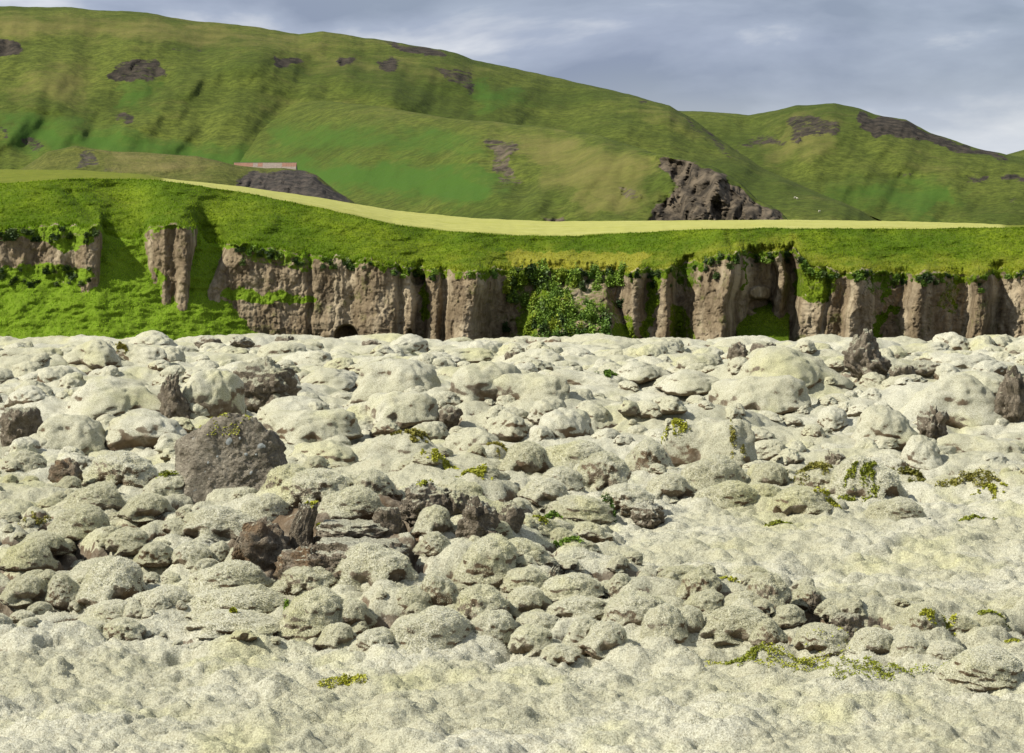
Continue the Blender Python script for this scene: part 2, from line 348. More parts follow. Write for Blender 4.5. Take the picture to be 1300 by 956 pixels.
main_crest = [(-120, 6), (0, 8), (100, 10), (200, 18), (250, 27), (290, 30), (380, 43), (410, 40), (480, 50), (560, 63), (600, 75), (700, 97), (800, 120),
              (850, 134), (880, 152), (919, 180), (964, 211), (1016, 235), (1092, 266), (1140, 292), (1200, 320)]
hill('hill', main_crest, (-120, 1180), 300, 950, [(-120, 1380), (700, 1320), (880, 1200), (1092, 1010), (1180, 980)], 600, 170, seed=3, rough=1.5,
     relief=[([(330, 70), (285, 88), (250, 98), (228, 120), (195, 145), (165, 158)], 42, 16), ([(205, 105), (190, 135), (160, 150)], -34, 14),
             ([(262, 85), (262, 110), (240, 130)], -14, 8), ([(300, 78), (340, 95), (385, 112)], 30, 16),
             ([(100, 165), (60, 190), (15, 212)], 30, 12), ([(60, 170), (20, 195), (0, 205)], -22, 12), ([(40, 80), (70, 110), (80, 150)], 16, 12), ([(10, 70), (25, 110), (20, 140)], -16, 14),
             ([(440, 100), (480, 115), (530, 140)], 26, 14), ([(520, 100), (560, 120), (600, 145)], -22, 14), ([(0, 138), (60, 146), (150, 160), (230, 178), (320, 196), (430, 207)], -7, 3.2),
             ([(690, 120), (760, 135), (850, 165), (930, 205)], -12, 9), ([(840, 140), (900, 175), (1000, 232)], 18, 9), ([(620, 115), (700, 128), (790, 125)], 10, 6)],
     rocks=[([(-20, 48), (20, 50), (26, 62), (18, 74), (-20, 74)], 0.9), ([(140, 88), (165, 74), (200, 76), (214, 88), (212, 98), (195, 102), (150, 104), (136, 98)], 0.75),
            ([(345, 74), (375, 71), (385, 76), (378, 84), (348, 86)], 0.95), ([(424, 74), (450, 70), (462, 76), (455, 84), (430, 86)], 0.95), ([(476, 74), (508, 74), (506, 84), (496, 93), (478, 82)], 0.95),
            ([(476, 51), (520, 57), (562, 65), (566, 73), (540, 70), (500, 62)], 1.0), ([(545, 82), (590, 88), (610, 108), (600, 122), (575, 108)], 0.62), ([(140, 148), (160, 142), (172, 152), (160, 160)], 0.7),
            ([(850, 135), (885, 156), (930, 195), (960, 208), (935, 206), (890, 172)], 0.62), ([(20, 170), (50, 176), (52, 192), (30, 192)], 0.6), ([(0, 160), (10, 160), (8, 176), (0, 178)], 0.7),
            ([(215, 62), (265, 62), (262, 68), (218, 69)], 0.55), ([(810, 125), (825, 126), (822, 132), (808, 131)], 0.8)],
     drys=[([(-120, 10), (250, 25), (420, 45), (560, 68), (500, 72), (300, 62), (120, 55), (-120, 45)], 0.62), ([(60, 75), (130, 72), (120, 130), (50, 140), (-20, 120)], 0.5),
           ([(300, 70), (420, 60), (640, 88), (620, 105), (430, 98)], 0.45), ([(225, 118), (232, 122), (175, 160), (165, 158)], 0.9), ([(300, 118), (440, 130), (560, 150), (420, 150), (330, 140)], 0.55),
           ([(690, 98), (860, 140), (930, 200), (1060, 262), (1040, 262), (900, 195), (800, 140)], 0.5)],
     lushs=[([(0, 140), (240, 180), (440, 206), (640, 208), (640, 240), (300, 232), (100, 195), (0, 190)], 0.9), ([(340, 150), (700, 168), (700, 200), (340, 195)], 0.6), ([(600, 100), (680, 120), (640, 140), (590, 130)], 0.9), ([(150, 100), (210, 100), (190, 140), (160, 150)], 0.8)])

hill('hill', [(740, 260), (800, 170), (850, 140), (920, 143), (950, 146), (985, 140), (1010, 134), (1060, 131), (1090, 137), (1110, 145), (1150, 152), (1180, 168), (1220, 181), (1250, 191), (1275, 196), (1300, 200), (1420, 222)],
     (800, 1420), 300, [(800, 1120), (1400, 1080)], [(800, 1420), (1060, 1360), (1300, 1270), (1420, 1240)], 320, 130, seed=21, rough=1.2,
     relief=[([(1060, 132), (1050, 165), (1000, 220)], 30, 40), ([(955, 150), (985, 190), (1010, 225)], -34, 16), ([(1095, 150), (1130, 190), (1210, 240)], 16, 14), ([(1080, 150), (1100, 195), (1150, 245)], -14, 12), ([(1020, 232), (1100, 226), (1180, 226), (1300, 222)], -6, 3)],
     rocks=[([(1000, 146), (1030, 146), (1062, 152), (1072, 172), (1060, 180), (1040, 168), (1018, 184), (1002, 180)], 0.68), ([(955, 172), (1000, 178), (1000, 186), (950, 186), (930, 182), (945, 200), (965, 210), (955, 212), (925, 190)], 0.62),
            ([(1090, 142), (1115, 146), (1150, 153), (1180, 169), (1220, 182), (1278, 198), (1270, 204), (1200, 186), (1160, 176), (1130, 172), (1108, 178), (1092, 162)], 1.0),
            ([(1225, 222), (1260, 222), (1250, 231), (1235, 228)], 0.75), ([(1265, 223), (1310, 224), (1310, 230), (1270, 231)], 0.85), ([(1282, 250), (1294, 250), (1292, 262), (1284, 260)], 0.5), ([(1140, 222), (1180, 220), (1176, 226), (1140, 226)], 0.6)],
     drys=[([(1000, 135), (1080, 140), (1060, 200), (980, 215), (960, 180)], 0.5), ([(1110, 178), (1180, 200), (1260, 222), (1180, 222)], 0.62), ([(1180, 250), (1300, 215), (1300, 222), (1220, 262)], 0.3)],
     lushs=[([(1030, 232), (1120, 226), (1240, 228), (1180, 285), (1080, 262)], 0.7), ([(900, 150), (960, 150), (940, 170)], 0.6)])

hill('hill', [(1180, 260), (1240, 215), (1275, 197), (1300, 190), (1350, 180), (1450, 172)], (1190, 1450), 262, 1500, 2100, 70, 50, seed=31)

hill('hill', [(250, 132), (300, 122), (420, 128), (500, 138), (572, 150), (690, 161), (766, 173), (828, 194), (880, 203), (910, 214), (940, 232), (960, 252), (990, 268), (1006, 284), (1040, 310)], (250, 1040), 300,
     [(250, 900), (420, 800), (600, 725), (700, 705), (830, 690), (1040, 680)], [(250, 1500), (330, 1260), (450, 1090), (600, 930), (700, 880), (790, 810), (850, 752), (900, 738), (1006, 706), (1040, 700)], 420, 190, seed=44, rough=1.0, amp=0.7, rockamp=6, mat=M_HILL_CRAG,
     relief=[([(640, 165), (630, 190), (640, 215), (665, 240)], -26, 13), ([(420, 205), (560, 208), (700, 206)], -5, 3.5), ([(560, 258), (620, 245), (680, 262)], 14, 10), ([(540, 245), (600, 240)], -9, 9),
             ([(845, 200), (872, 225), (905, 262), (925, 285)], -16, 8), ([(905, 212), (910, 240), (930, 262)], 10, 7), ([(862, 236), (884, 258), (896, 285)], 9, 7), ([(840, 255), (862, 268), (872, 285)], -13, 8), ([(760, 262), (800, 248), (830, 255)], 8, 10)],
     rocks=[([(832, 202), (846, 201), (880, 206), (905, 214), (925, 226), (941, 240), (944, 250), (960, 258), (985, 270), (1006, 285), (822, 292), (826, 272), (838, 254), (858, 236), (850, 226), (838, 214)], 1.0),
            ([(612, 172), (640, 176), (662, 186), (655, 210), (660, 222), (625, 222), (624, 200)], 0.66), ([(622, 224), (660, 222), (662, 236), (640, 234)], 0.6), ([(778, 234), (806, 238), (812, 256), (784, 256)], 0.52), ([(690, 276), (716, 276), (716, 284), (688, 284)], 0.8)],
     drys=[([(572, 150), (690, 160), (830, 195), (835, 230), (820, 280), (760, 270), (690, 240), (660, 190)], 0.6), ([(440, 132), (600, 155), (640, 170), (560, 165), (450, 148)], 0.55), ([(650, 240), (800, 210), (830, 240), (760, 262)], 0.5)],
     lushs=[([(200, 190), (420, 205), (580, 208), (660, 232), (600, 262), (430, 240), (200, 240)], 0.95), ([(340, 150), (600, 168), (620, 200), (340, 195)], 0.7)])

hill('hill', [(-120, 226), (10, 222), (30, 212), (60, 193), (95, 185), (140, 192), (190, 194), (250, 198), (300, 210), (336, 214), (360, 213), (388, 217), (402, 222), (415, 233), (429, 244), (443, 252), (470, 272)], (-100, 470), 275,
     [(-100, 585), (470, 570)], [(-100, 660), (470, 620)], 260, 70, seed=57, mat=M_BACKROCK, amp=0.35, rough=0.7, back=60,
     relief=[([(110, 188), (90, 205), (70, 222)], -9, 9), ([(210, 222), (260, 215), (310, 212)], -4, 2.5), ([(330, 225), (345, 240)], 5, 7), ([(375, 222), (395, 245)], -5, 9)],
     rocks=[([(297, 231), (316, 220), (336, 217), (353, 213), (370, 215), (388, 219), (402, 222), (415, 233), (429, 244), (446, 254), (430, 262), (360, 252), (300, 245)], 0.95), ([(106, 190), (122, 192), (120, 210), (100, 214), (96, 205)], 0.62), ([(122, 214), (150, 212), (160, 220), (126, 220)], 0.5)],
     drys=[([(125, 192), (260, 198), (320, 214), (220, 220), (130, 218)], 0.75)], rockamp=4)

# ------------------------------------------------------------------ SETTING: cliff with grass slope above, talus at its left foot
YC = 236.0; MP = YC / F                                    # metres per photograph pixel at the cliff
RIM = [(-120, 296), (0, 294), (60, 288), (110, 290), (126, 286), (134, 300), (175, 305), (186, 292), (215, 286), (250, 292), (262, 308), (285, 312), (300, 312), (340, 316), (400, 327), (450, 331), (500, 336), (520, 342), (560, 343),
       (600, 345), (650, 343), (700, 342), (770, 345), (800, 347), (815, 343), (850, 342), (880, 334), (905, 328), (920, 322), (1008, 320), (1016, 327), (1040, 343), (1070, 348), (1110, 344), (1150, 350), (1200, 346), (1225, 352), (1245, 350), (1262, 344), (1300, 346), (1420, 350)]
TOP = [(-120, 236), (0, 233), (60, 229), (120, 226), (205, 229), (300, 243), (400, 263), (500, 285), (560, 293), (650, 299), (730, 300), (800, 296), (900, 291), (1000, 290), (1150, 291), (1270, 289), (1420, 288)]
PROF = [(-120, -2.6), (0, -2.4), (40, -1.6), (75, -2.3), (90, -1.7), (112, -3.1), (125, -2.6), (130, 0.5), (136, 9), (176, 9), (182, 2.0), (192, -0.6), (210, -1.5), (222, -0.6), (226, -1.9), (236, -2.1), (246, 0.5), (254, 6), (282, 6.5), (290, 0.8), (300, 0.2), (330, 0.6), (360, 0.5), (393, 0.8), (397, 2.4), (402, 0.8), (430, 0.2), (446, 0.9), (450, -0.5), (478, -1.5), (500, -1.2), (506, 0.2), (511, -0.9), (521, -1.1), (527, 1.6), (537, 2.9), (541, 0.4), (552, -0.3), (558, 0.2),
        (560, 2.0), (564, 1.1), (570, -0.9), (590, -2.4), (603, -2.2), (626, 1.2), (650, 2.4), (685, 3.0), (740, 3.0), (780, 2.6), (787, 1.5), (800, -0.5), (811, 0.1), (818, 1.7), (832, 0.8), (844, -0.5), (852, 0.7), (858, 2.7), (867, 2.3), (880, 0.8), (903, -0.9), (922, -2.7), (926, -2.4), (940, 1.5), (953, 3.6), (974, 3.7), (978, 4.8), (982, 3.1), (990, 2.6), (998, 4.2), (1007, 3.6), (1014, 0.6), (1040, -0.4), (1045, 0.9), (1049, -0.2), (1066, 0.3), (1070, 0.0), (1078, -2.2), (1084, -2.3),
        (1110, -0.3), (1143, 1.3), (1149, 0.4), (1163, -1.4), (1170, -1.4), (1195, 0.4), (1222, 1.7), (1226, 0.8), (1232, -1.5), (1250, -1.4), (1256, 0.9), (1268, 2.5), (1276, 1.2), (1292, 0.1), (1310, -0.8), (1340, 0.8), (1420, 0)]
nc = 1240; px = np.linspace(-110, 1410, nc)
rim = I(px, RIM) + fbm(px * 0.05, px * 0 + 1, 5, 71, 0.6) * np.where(px < 300, 3.0, 5.5); top = I(px, TOP) + fbm(px * 0.02, px * 0 + 2, 3, 72) * 0.8
n1r, n2r = 120, 62
tt = np.concatenate([np.linspace(0, 1, n1r), 1 + np.linspace(0, 1, n2r + 1)[1:]])
T, PX = np.meshgrid(tt, px, indexing='ij'); R = np.broadcast_to(rim, PX.shape); TP = np.broadcast_to(top, PX.shape)
PY = np.where(T <= 1, 456 + (R - 456) * T, R + (TP - R) * (T - 1))
wob = fbm(PX * 0.007, PY * 0.010, 2, 73) * 9 * sstep(300, 345, np.broadcast_to(px, PX.shape)) + fbm(PX * 0.06, PY * 0.05, 2, 79) * 0.8
skew = np.maximum(PY - 312, 0) * 0.48 * sstep(238, 252, PX) * sstep(370, 315, PX)
xf_ = np.linspace(-140, 1440, 3161); pf_ = I(xf_, PROF); kk_ = np.exp(-(np.arange(-30, 31) / 5.0) ** 2); pf_ = np.convolve(np.pad(pf_, 30, mode='edge'), kk_ / kk_.sum(), 'valid')
prof = np.interp(PX + wob + skew, xf_, pf_)
prof = np.where((PX > 290) & (PX < 612) & (prof > 0), prof * 0.62, prof)
prof = prof * np.where(PX > 290, 1.05 + 0.25 * fbm(PX * 0.02, PY * 0.012, 2, 93), 1.0)
ker = np.exp(-(np.arange(-120, 121) / 42.0) ** 2); ker /= ker.sum()
p0 = I(px, [(p, min(v, 5)) for p, v in PROF]); psm = np.convolve(np.pad(p0, 120, mode='edge'), ker, 'valid')
hgt = (456 - PY) * MP
batter = 0.16 * hgt
rocky = (fbm(PX * 0.055, PY * 0.012, 4, 74, 0.5) * 0.22 + fbm(PX * 0.22, PY * 0.10, 4, 75, 0.6) * 0.09
         + np.abs(fbm(PX * 0.03, PY * 0.20, 3, 76)) * -0.05 + fbm(PX * 0.02, PY * 0.04, 3, 77) * 0.20)
bu, bv = PX + fbm(PX * 0.06, PY * 0.06, 2, 91) * 6, PY + fbm(PX * 0.05, PY * 0.05, 2, 92) * 6
v1, e1_ = cells(bu / 15.0, bv / 26.0, 5); v2, e2_ = cells(bu / 6.0, bv / 7.0, 6); v3, e3_ = cells(bu / 4.5, bv / 48.0, 7)
rocky = rocky + (v1 - 0.5) * 0.26 + (v2 - 0.5) * 0.12 + 0.08 * sstep(0.10, 0.0, e1_) + (v3 - 0.5) * 0.16 + 0.10 * sstep(0.12, 0.0, e3_)
ycliff = YC + prof + batter + rocky
# undercut caves and notches
def dent(cx, cy, rx, ry, a, arch=False):
    q = ((PX - cx) / rx) ** 2 + (np.maximum(cy - PY, 0) / ry) ** 2 if arch else ((PX - cx) / rx) ** 2 + ((PY - cy) / ry) ** 2
    return a * sstep(1.25, 0.8, q)
ycliff += dent(440, 428, 15, 15, 2.6, True) + dent(520, 432, 4, 14, 1.6, True) + dent(966, 388, 16, 9, 1.2) + dent(530, 352, 10, 10, 1.3) + dent(1003, 335, 8, 12, 0.8) + dent(1128, 356, 22, 10, 0.5)
ycliff -= dent(966, 372, 14, 9, 0.7) + dent(1245, 352, 12, 6, 0.5)
ytal = YC + 0.066 * (385 - PY) + np.maximum(PX - 255, 0) * 0.042 + I(PX, [(-120, -3.3), (60, -3.1), (125, -2.9), (190, -1.2), (250, -0.2), (262, 0)]) + fbm(PX * 0.02, PY * 0.03, 4, 78) * 0.55 + fbm(PX * 0.06, PY * 0.16, 3, 80) * 0.20
ytal = np.where(PX > 420, 1e3, ytal)
ytal2 = YC + 3.0 + 0.16 * (405 - PY) + np.abs(PX - 962) * 0.03; ytal2 = np.where((PX > 935) & (PX < 1002), ytal2, 1e3)
ytal3 = YC + 1.5 + 0.13 * (378 - PY) + np.maximum(0, PX - 770) * 0.2 + np.maximum(0, 690 - PX) * 0.16 + fbm(PX * 0.05, PY * 0.06, 4, 90) * 0.7; ytal3 = np.where((PX > 640) & (PX < 800), ytal3, 1e3)
tal = np.minimum(np.minimum(ytal, ytal2), ytal3); yface = np.minimum(ycliff, tal)
istal = sstep(-0.15, 0.1, ycliff - tal)
def gsm(a, k):
    w_ = np.exp(-(np.arange(-3 * k, 3 * k + 1) / k) ** 2); return np.convolve(np.pad(a, 3 * k, mode='edge'), w_ / w_.sum(), 'valid')
RS = gsm(rim, 30)[None]; up = np.maximum(R - PY, 0); upS = RS - PY
yr0 = yface[n1r - 1]; colT = gsm((istal[n1r - 1] > 0.5).astype(float), 8)[None]; e1 = sstep(0, 5 + 40 * colT, up); e2 = sstep(2, 14 + 60 * colT, up); yrim = yr0[None] * (1 - e1) + gsm(yr0, 6)[None] * e1; yrim = yrim * (1 - e2) + gsm(np.minimum(yr0, YC + 3.2), 26)[None] * e2
s = sstep(4, 50, np.minimum(upS, up + 6))
yslope = yrim * (1 - s) + (YC + psm[None] + 0.9) * s + 0.16 * (up * (1 - e1) + np.maximum(upS, 0.3) * e1) + fbm(PX * 0.012, PY * 0.02, 4, 81) * 0.9 * s + fbm(PX * 0.03, PY * 0.12, 4, 82) * 0.30 * sstep(0, 8, up)
# a shallow gully running down the slope at the left and two faint swales
for line, a, w in (([(90, 245), (110, 268), (128, 290)], 1.0, 7), ([(240, 260), (215, 290)], -0.7, 9), ([(345, 285), (300, 312)], -0.8, 9), ([(925, 300), (930, 322)], 0.7, 6)):
    d, sd_ = dline(PX, PY, line); yslope += a * np.exp(-(d / w) ** 2)
Y = np.where(T <= 1, yface, yslope)
X = (PX - 650) / F * Y; Z = CZ - (PY - HZ) / F * Y
jit = fbm(PX * 0.08, PY * 0.08, 4, 83)
istal = np.where((PX > 600) & (PX < 850), istal * 0.42, istal)
rock = np.where(T <= 1, 1 - istal, sstep(3, 0, up + jit * 3) * 0.7 * (ycliff[n1r - 1][None] < tal[n1r - 1][None] + 0.1))
greens = [([(330, 374), (352, 366), (372, 374), (398, 376), (400, 385), (372, 384), (340, 386), (280, 378), (282, 366), (318, 364)], 0.75), ([(826, 345), (842, 345), (832, 400), (822, 432), (812, 425), (820, 380)], 0.85), ([(800, 400), (812, 436), (775, 436), (782, 415)], 0.7),
          ([(1016, 330), (1072, 346), (1050, 380), (1030, 385), (1005, 372)], 0.72), ([(1128, 392), (1143, 388), (1140, 398), (1124, 404), (1114, 432), (1106, 432), (1112, 402)], 1.0), ([(1118, 350), (1138, 350), (1124, 386), (1118, 386)], 0.6), ([(944, 330), (948, 330), (946, 372), (942, 372)], 0.9),
          ([(540, 350), (545, 404), (536, 410), (534, 372)], 0.8), ([(852, 385), (870, 392), (885, 440), (850, 440)], 0.62), ([(850, 345), (880, 340), (888, 362), (870, 372)], 0.55), ([(0, 340), (60, 332), (118, 345), (110, 362), (40, 358), (0, 352)], 0.75), ([(0, 290), (120, 290), (112, 312), (80, 322), (60, 308), (20, 300)], 0.7),
          ([(198, 340), (210, 350), (206, 374), (194, 378)], 0.75), ([(640, 345), (690, 340), (700, 380), (680, 432), (660, 432), (655, 380)], 0.45), ([(1200, 352), (1222, 356), (1215, 400), (1190, 390)], 0.45), ([(1086, 345), (1115, 346), (1120, 380), (1100, 370)], 0.42), ([(300, 312), (400, 325), (395, 345), (355, 338), (310, 330)], 0.5)]
rock = np.where((T <= 1) & (istal < 0.5), rock * sstep(-1.0, 6.0, PY - R - 3 + jit * 9), rock)
for poly, v in greens:
    m = inpoly(PX + jit * 5, PY + jit * 4, poly); rock = np.where(m & (T <= 1), rock * (1 - v), rock)
dry = np.where(T > 1, sstep(40, 4, up) * sstep(380, 700, PX) * 0.42 + 0.10 + 0.45 * inpoly(PX + jit * 6, PY + jit * 4, [(640, 318), (830, 322), (800, 345), (650, 342)]), 0.05)
dry += np.where((T > 1) & (PX < 420), 0.25 * sstep(30, 0, np.abs(PY - (300 + 0.1 * PX))), 0)
lush = np.where(T <= 1, np.where(PX < 420, 0.75, 0.15), sstep(500, 250, PX) * 0.25)
cliff_me = fast_mesh('cliff', np.stack([X, Y, Z], -1).reshape(-1, 3), grid_quads(*PX.shape), {'rock': rock, 'dry': dry, 'lush': lush, 'field': rock * 0})
link('cliff', cliff_me, M_CLIFF, kind='structure')
# grass tufts on the slope, the talus and over the rim
gr = np.random.default_rng(303); nG = 55000
wgt = (1 - np.clip(rock, 0, 1)) ** 3 * np.where(T > 1, 1.0, 0.9); wgt = wgt * np.gradient(-PY, axis=0); wgt = np.maximum(wgt, 0) * (PX > -60) * (PX < 1360) * np.where((T > 1) & (up < 6), 3.0, 1.0) * np.where(T > 1.95, 2.0, 1.0)
pk = gr.choice(wgt.size, nG, p=(wgt / wgt.sum()).ravel()); ii, jj = np.unravel_index(pk, wgt.shape); ii = np.minimum(ii, PX.shape[0] - 2); jj = np.minimum(jj, nc - 2); fa, fb_ = gr.random(nG), gr.random(nG)
bi = lambda A: A[ii, jj] * (1 - fa) * (1 - fb_) + A[ii + 1, jj] * fa * (1 - fb_) + A[ii, jj + 1] * (1 - fa) * fb_ + A[ii + 1, jj + 1] * fa * fb_
b = np.stack([bi(X), bi(Y), bi(Z)], 1); hgt_ = gr.uniform(0.07, 0.22, (nG, 1)) * (1 + 0.8 * (up[ii, jj] < 5)[:, None] * (T[ii, jj] > 1)[:, None]); lean = gr.normal(0, 0.45, (nG, 3)); lean[:, 2] = 1.0; lean[:, 1] -= 0.25; lean /= np.linalg.norm(lean, axis=1)[:, None]
ang = gr.uniform(0, math.pi, nG); t_ = np.stack([np.cos(ang), np.sin(ang), 0 * ang], 1) * gr.uniform(0.03, 0.075, (nG, 1))
at = lambda A: np.repeat(A[ii, jj], 3)
gme = fast_mesh('grass', np.stack([b - t_, b + t_, b + lean * hgt_], 1).reshape(-1, 3), np.arange(nG * 3).reshape(nG, 3), {'rock': np.zeros(nG * 3) - 2, 'dry': at(dry), 'lush': at(lush), 'field': np.zeros(nG * 3)})
M_GRASS = M_CLIFF.copy(); M_GRASS.name = 'grass_blades'
_n = M_GRASS.node_tree.nodes; _l = M_GRASS.node_tree.links; _b = next(q for q in _n if q.type == 'BSDF_PRINCIPLED'); _o = next(q for q in _n if q.type == 'OUTPUT_MATERIAL'); _c = _b.inputs['Base Color'].links[0].from_socket
for lk in list(_b.inputs['Normal'].links): _l.remove(lk)
_hs = _n.new('ShaderNodeHueSaturation'); _hs.inputs['Value'].default_value = 2.3; _l.new(_c, _hs.inputs['Color']); _tr = _n.new('ShaderNodeBsdfTranslucent'); _mx = _n.new('ShaderNodeMixShader'); _mx.inputs[0].default_value = 0.6
_l.new(_hs.outputs[0], _b.inputs['Base Color']); _l.new(_hs.outputs[0], _tr.inputs[0]); _l.new(_b.outputs[0], _mx.inputs[1]); _l.new(_tr.outputs[0], _mx.inputs[2]); _l.new(_mx.outputs[0], _o.inputs[0])
link('grass', gme, M_GRASS, kind='stuff', label='green grass tufts on the slope above and beside the cliff', cat='grass')
CLIFF = (px, PY.copy(), Y.copy())
def cliff_at(qx, qy):
    j = int(np.clip(np.searchsorted(px, qx), 0, nc - 1)); col = CLIFF[1][:, j]
    y = float(np.interp(-qy, -col, CLIFF[2][:, j])); return Vector(((qx - 650) / F * y, y, CZ - (qy - HZ) / F * y))

# plateau with the mown hay field
FAR = [(-120, 214), (0, 215), (100, 216), (180, 221), (205, 226), (230, 229), (300, 236), (400, 250), (500, 267), (600, 277), (700, 281), (830, 280), (1000, 279), (1150, 281), (1250, 284), (1285, 286), (1420, 286)]
far = I(px, FAR); ytop = Y[-1]; ztop = Z[-1]; YF = 440.0
ys = np.concatenate([np.linspace(0, 1, 46) ** 1.2, [1.1, 1.25, 1.45]])
TT, PXp = np.meshgrid(ys, px[::2], indexing='ij'); yt = ytop[::2][None]; zt = ztop[::2][None]; zf = (CZ - (far[::2] - HZ) / F * YF)[None]
Yp = yt + (YF - yt) * TT; Zp = zt + (zf - zt) * np.minimum(TT, 1) - np.maximum(TT - 1, 0) ** 1.3 * 30 + fbm(PXp * 0.05, Yp * 0.08, 3, 85) * 0.05 * np.minimum(1, TT * 8)
Xp = (PXp - 650) / F * Yp
Zp[0] -= 0.015
edge = fbm(PXp * 0.03, Yp * 0.05, 3, 86)
fld = sstep(203, 212, PXp + edge * 3) * sstep(1282, 1268, PXp + edge * 6) * (TT <= 1.02) * sstep(0.0, 0.07, TT + edge * 0.03)
me = fast_mesh('plateau', np.stack([Xp, Yp, Zp], -1).reshape(-1, 3), grid_quads(*TT.shape), {'rock': fld * 0, 'dry': fld * 0 + 0.5, 'lush': fld * 0, 'field': fld})
link('plateau', me, M_CLIFF, kind='structure')

# ------------------------------------------------------------------ SETTING: moss lava field
def X_at(p, y): return (p - 650) / F * y
CREST = [(-300, 71, 1.3), (0, 72, 1.65), (150, 73, 1.75), (300, 73, 2.05), (400, 72, 2.3), (500, 71, 2.45), (580, 71, 2.35), (650, 70, 1.8), (700, 69, 1.35), (760, 67, 0.85), (830, 66, 0.72), (950, 64.5, 0.80), (1050, 62.5, 0.55), (1150, 61.5, 0.42), (1250, 61, 0.3), (1500, 61, 0.2)]
cxs = [X_at(p, y) for p, y, h in CREST]
HUMPS = [(1080, 452, 143, 13, 14), (1200, 495, 128, 7, 6), (820, 522, 113, 8, 6), (590, 502, 119, 9, 7), (470, 458, 150, 10, 10), (640, 465, 158, 9, 9), (160, 498, 126, 9, 6), (320, 486, 134, 5, 6), (100, 452, 165, 11, 9), (900, 470, 150, 8, 8), (250, 446, 178, 12, 8), (1200, 448, 178, 14, 8),
         (740, 446, 182, 14, 8), (480, 444, 190, 12, 7), (950, 440, 190, 10, 6), (560, 592, 90, 7, 5), (700, 590, 98, 6, 4), (70, 545, 112, 6, 4), (20, 600, 98, 6, 4), (380, 545, 116, 5, 4)]
HM = [(X_at(p, y), y, max(0.2, CZ - (py - HZ) * y / F) * 0.92, rx, ry) for p, py, y, rx, ry in HUMPS]
def G(x, y):
    x = np.asarray(x, float); y = np.asarray(y, float)
    yc = np.interp(x, cxs, [c[1] for c in CREST]); hc = np.interp(x, cxs, [c[2] for c in CREST])
    d = y - yc; w = np.where(d < 0, 11.5, 8.0); f = hc * np.where(np.abs(d) < w, 0.5 + 0.5 * np.cos(np.pi * d / w), 0)
    m = 0.0
    for hx, hy, hh, rx, ry in HM:
        q = ((x - hx) / rx) ** 2 + ((y - hy) / ry) ** 2; m = np.maximum(m, hh * np.exp(-q * 1.3))
    return np.maximum(f, m) - 0.95 * sstep(135, 200, y) + fbm(x * 0.06, y * 0.06, 3, 5) * 0.22 * sstep(58, 75, y) + 0.10 * fbm(x * 0.2, y * 0.2, 2, 6)
def plain_mask(x, y):
    """1 on the smooth moss plain at the right and along the front, 0 on the rubble"""
    p = 650 + x / y * F; yc = np.interp(x, cxs, [c[1] for c in CREST])
    a = sstep(690, 800, p + fbm(x * 0.1, y * 0.1, 2, 8) * 60) * sstep(yc + 1.0, yc + 4.0, y) * sstep(97, 88, y + fbm(x * 0.15, y * 0.2, 2, 9) * 5)
    b = sstep(61.5, 58.5, y + fbm(x * 0.2, y * 0.2, 3, 10) * 1.2)
    c = sstep(460, 330, p) * sstep(71, 73.5, y) * sstep(88, 82, y)
    return np.maximum(np.maximum(a, b), c * 0.6)
_ym = np.linspace(44, 226, 3600)
def hit(qx, qy):
    """where the survey ray through a photograph point meets the lava ground"""
    x = X_at(qx, _ym); z = CZ - (qy - HZ) / F * _ym; g = G(x, _ym)
    i = np.argmax(z <= g) if (z <= g).any() else len(_ym) - 1
    return float(x[i]), float(_ym[i])

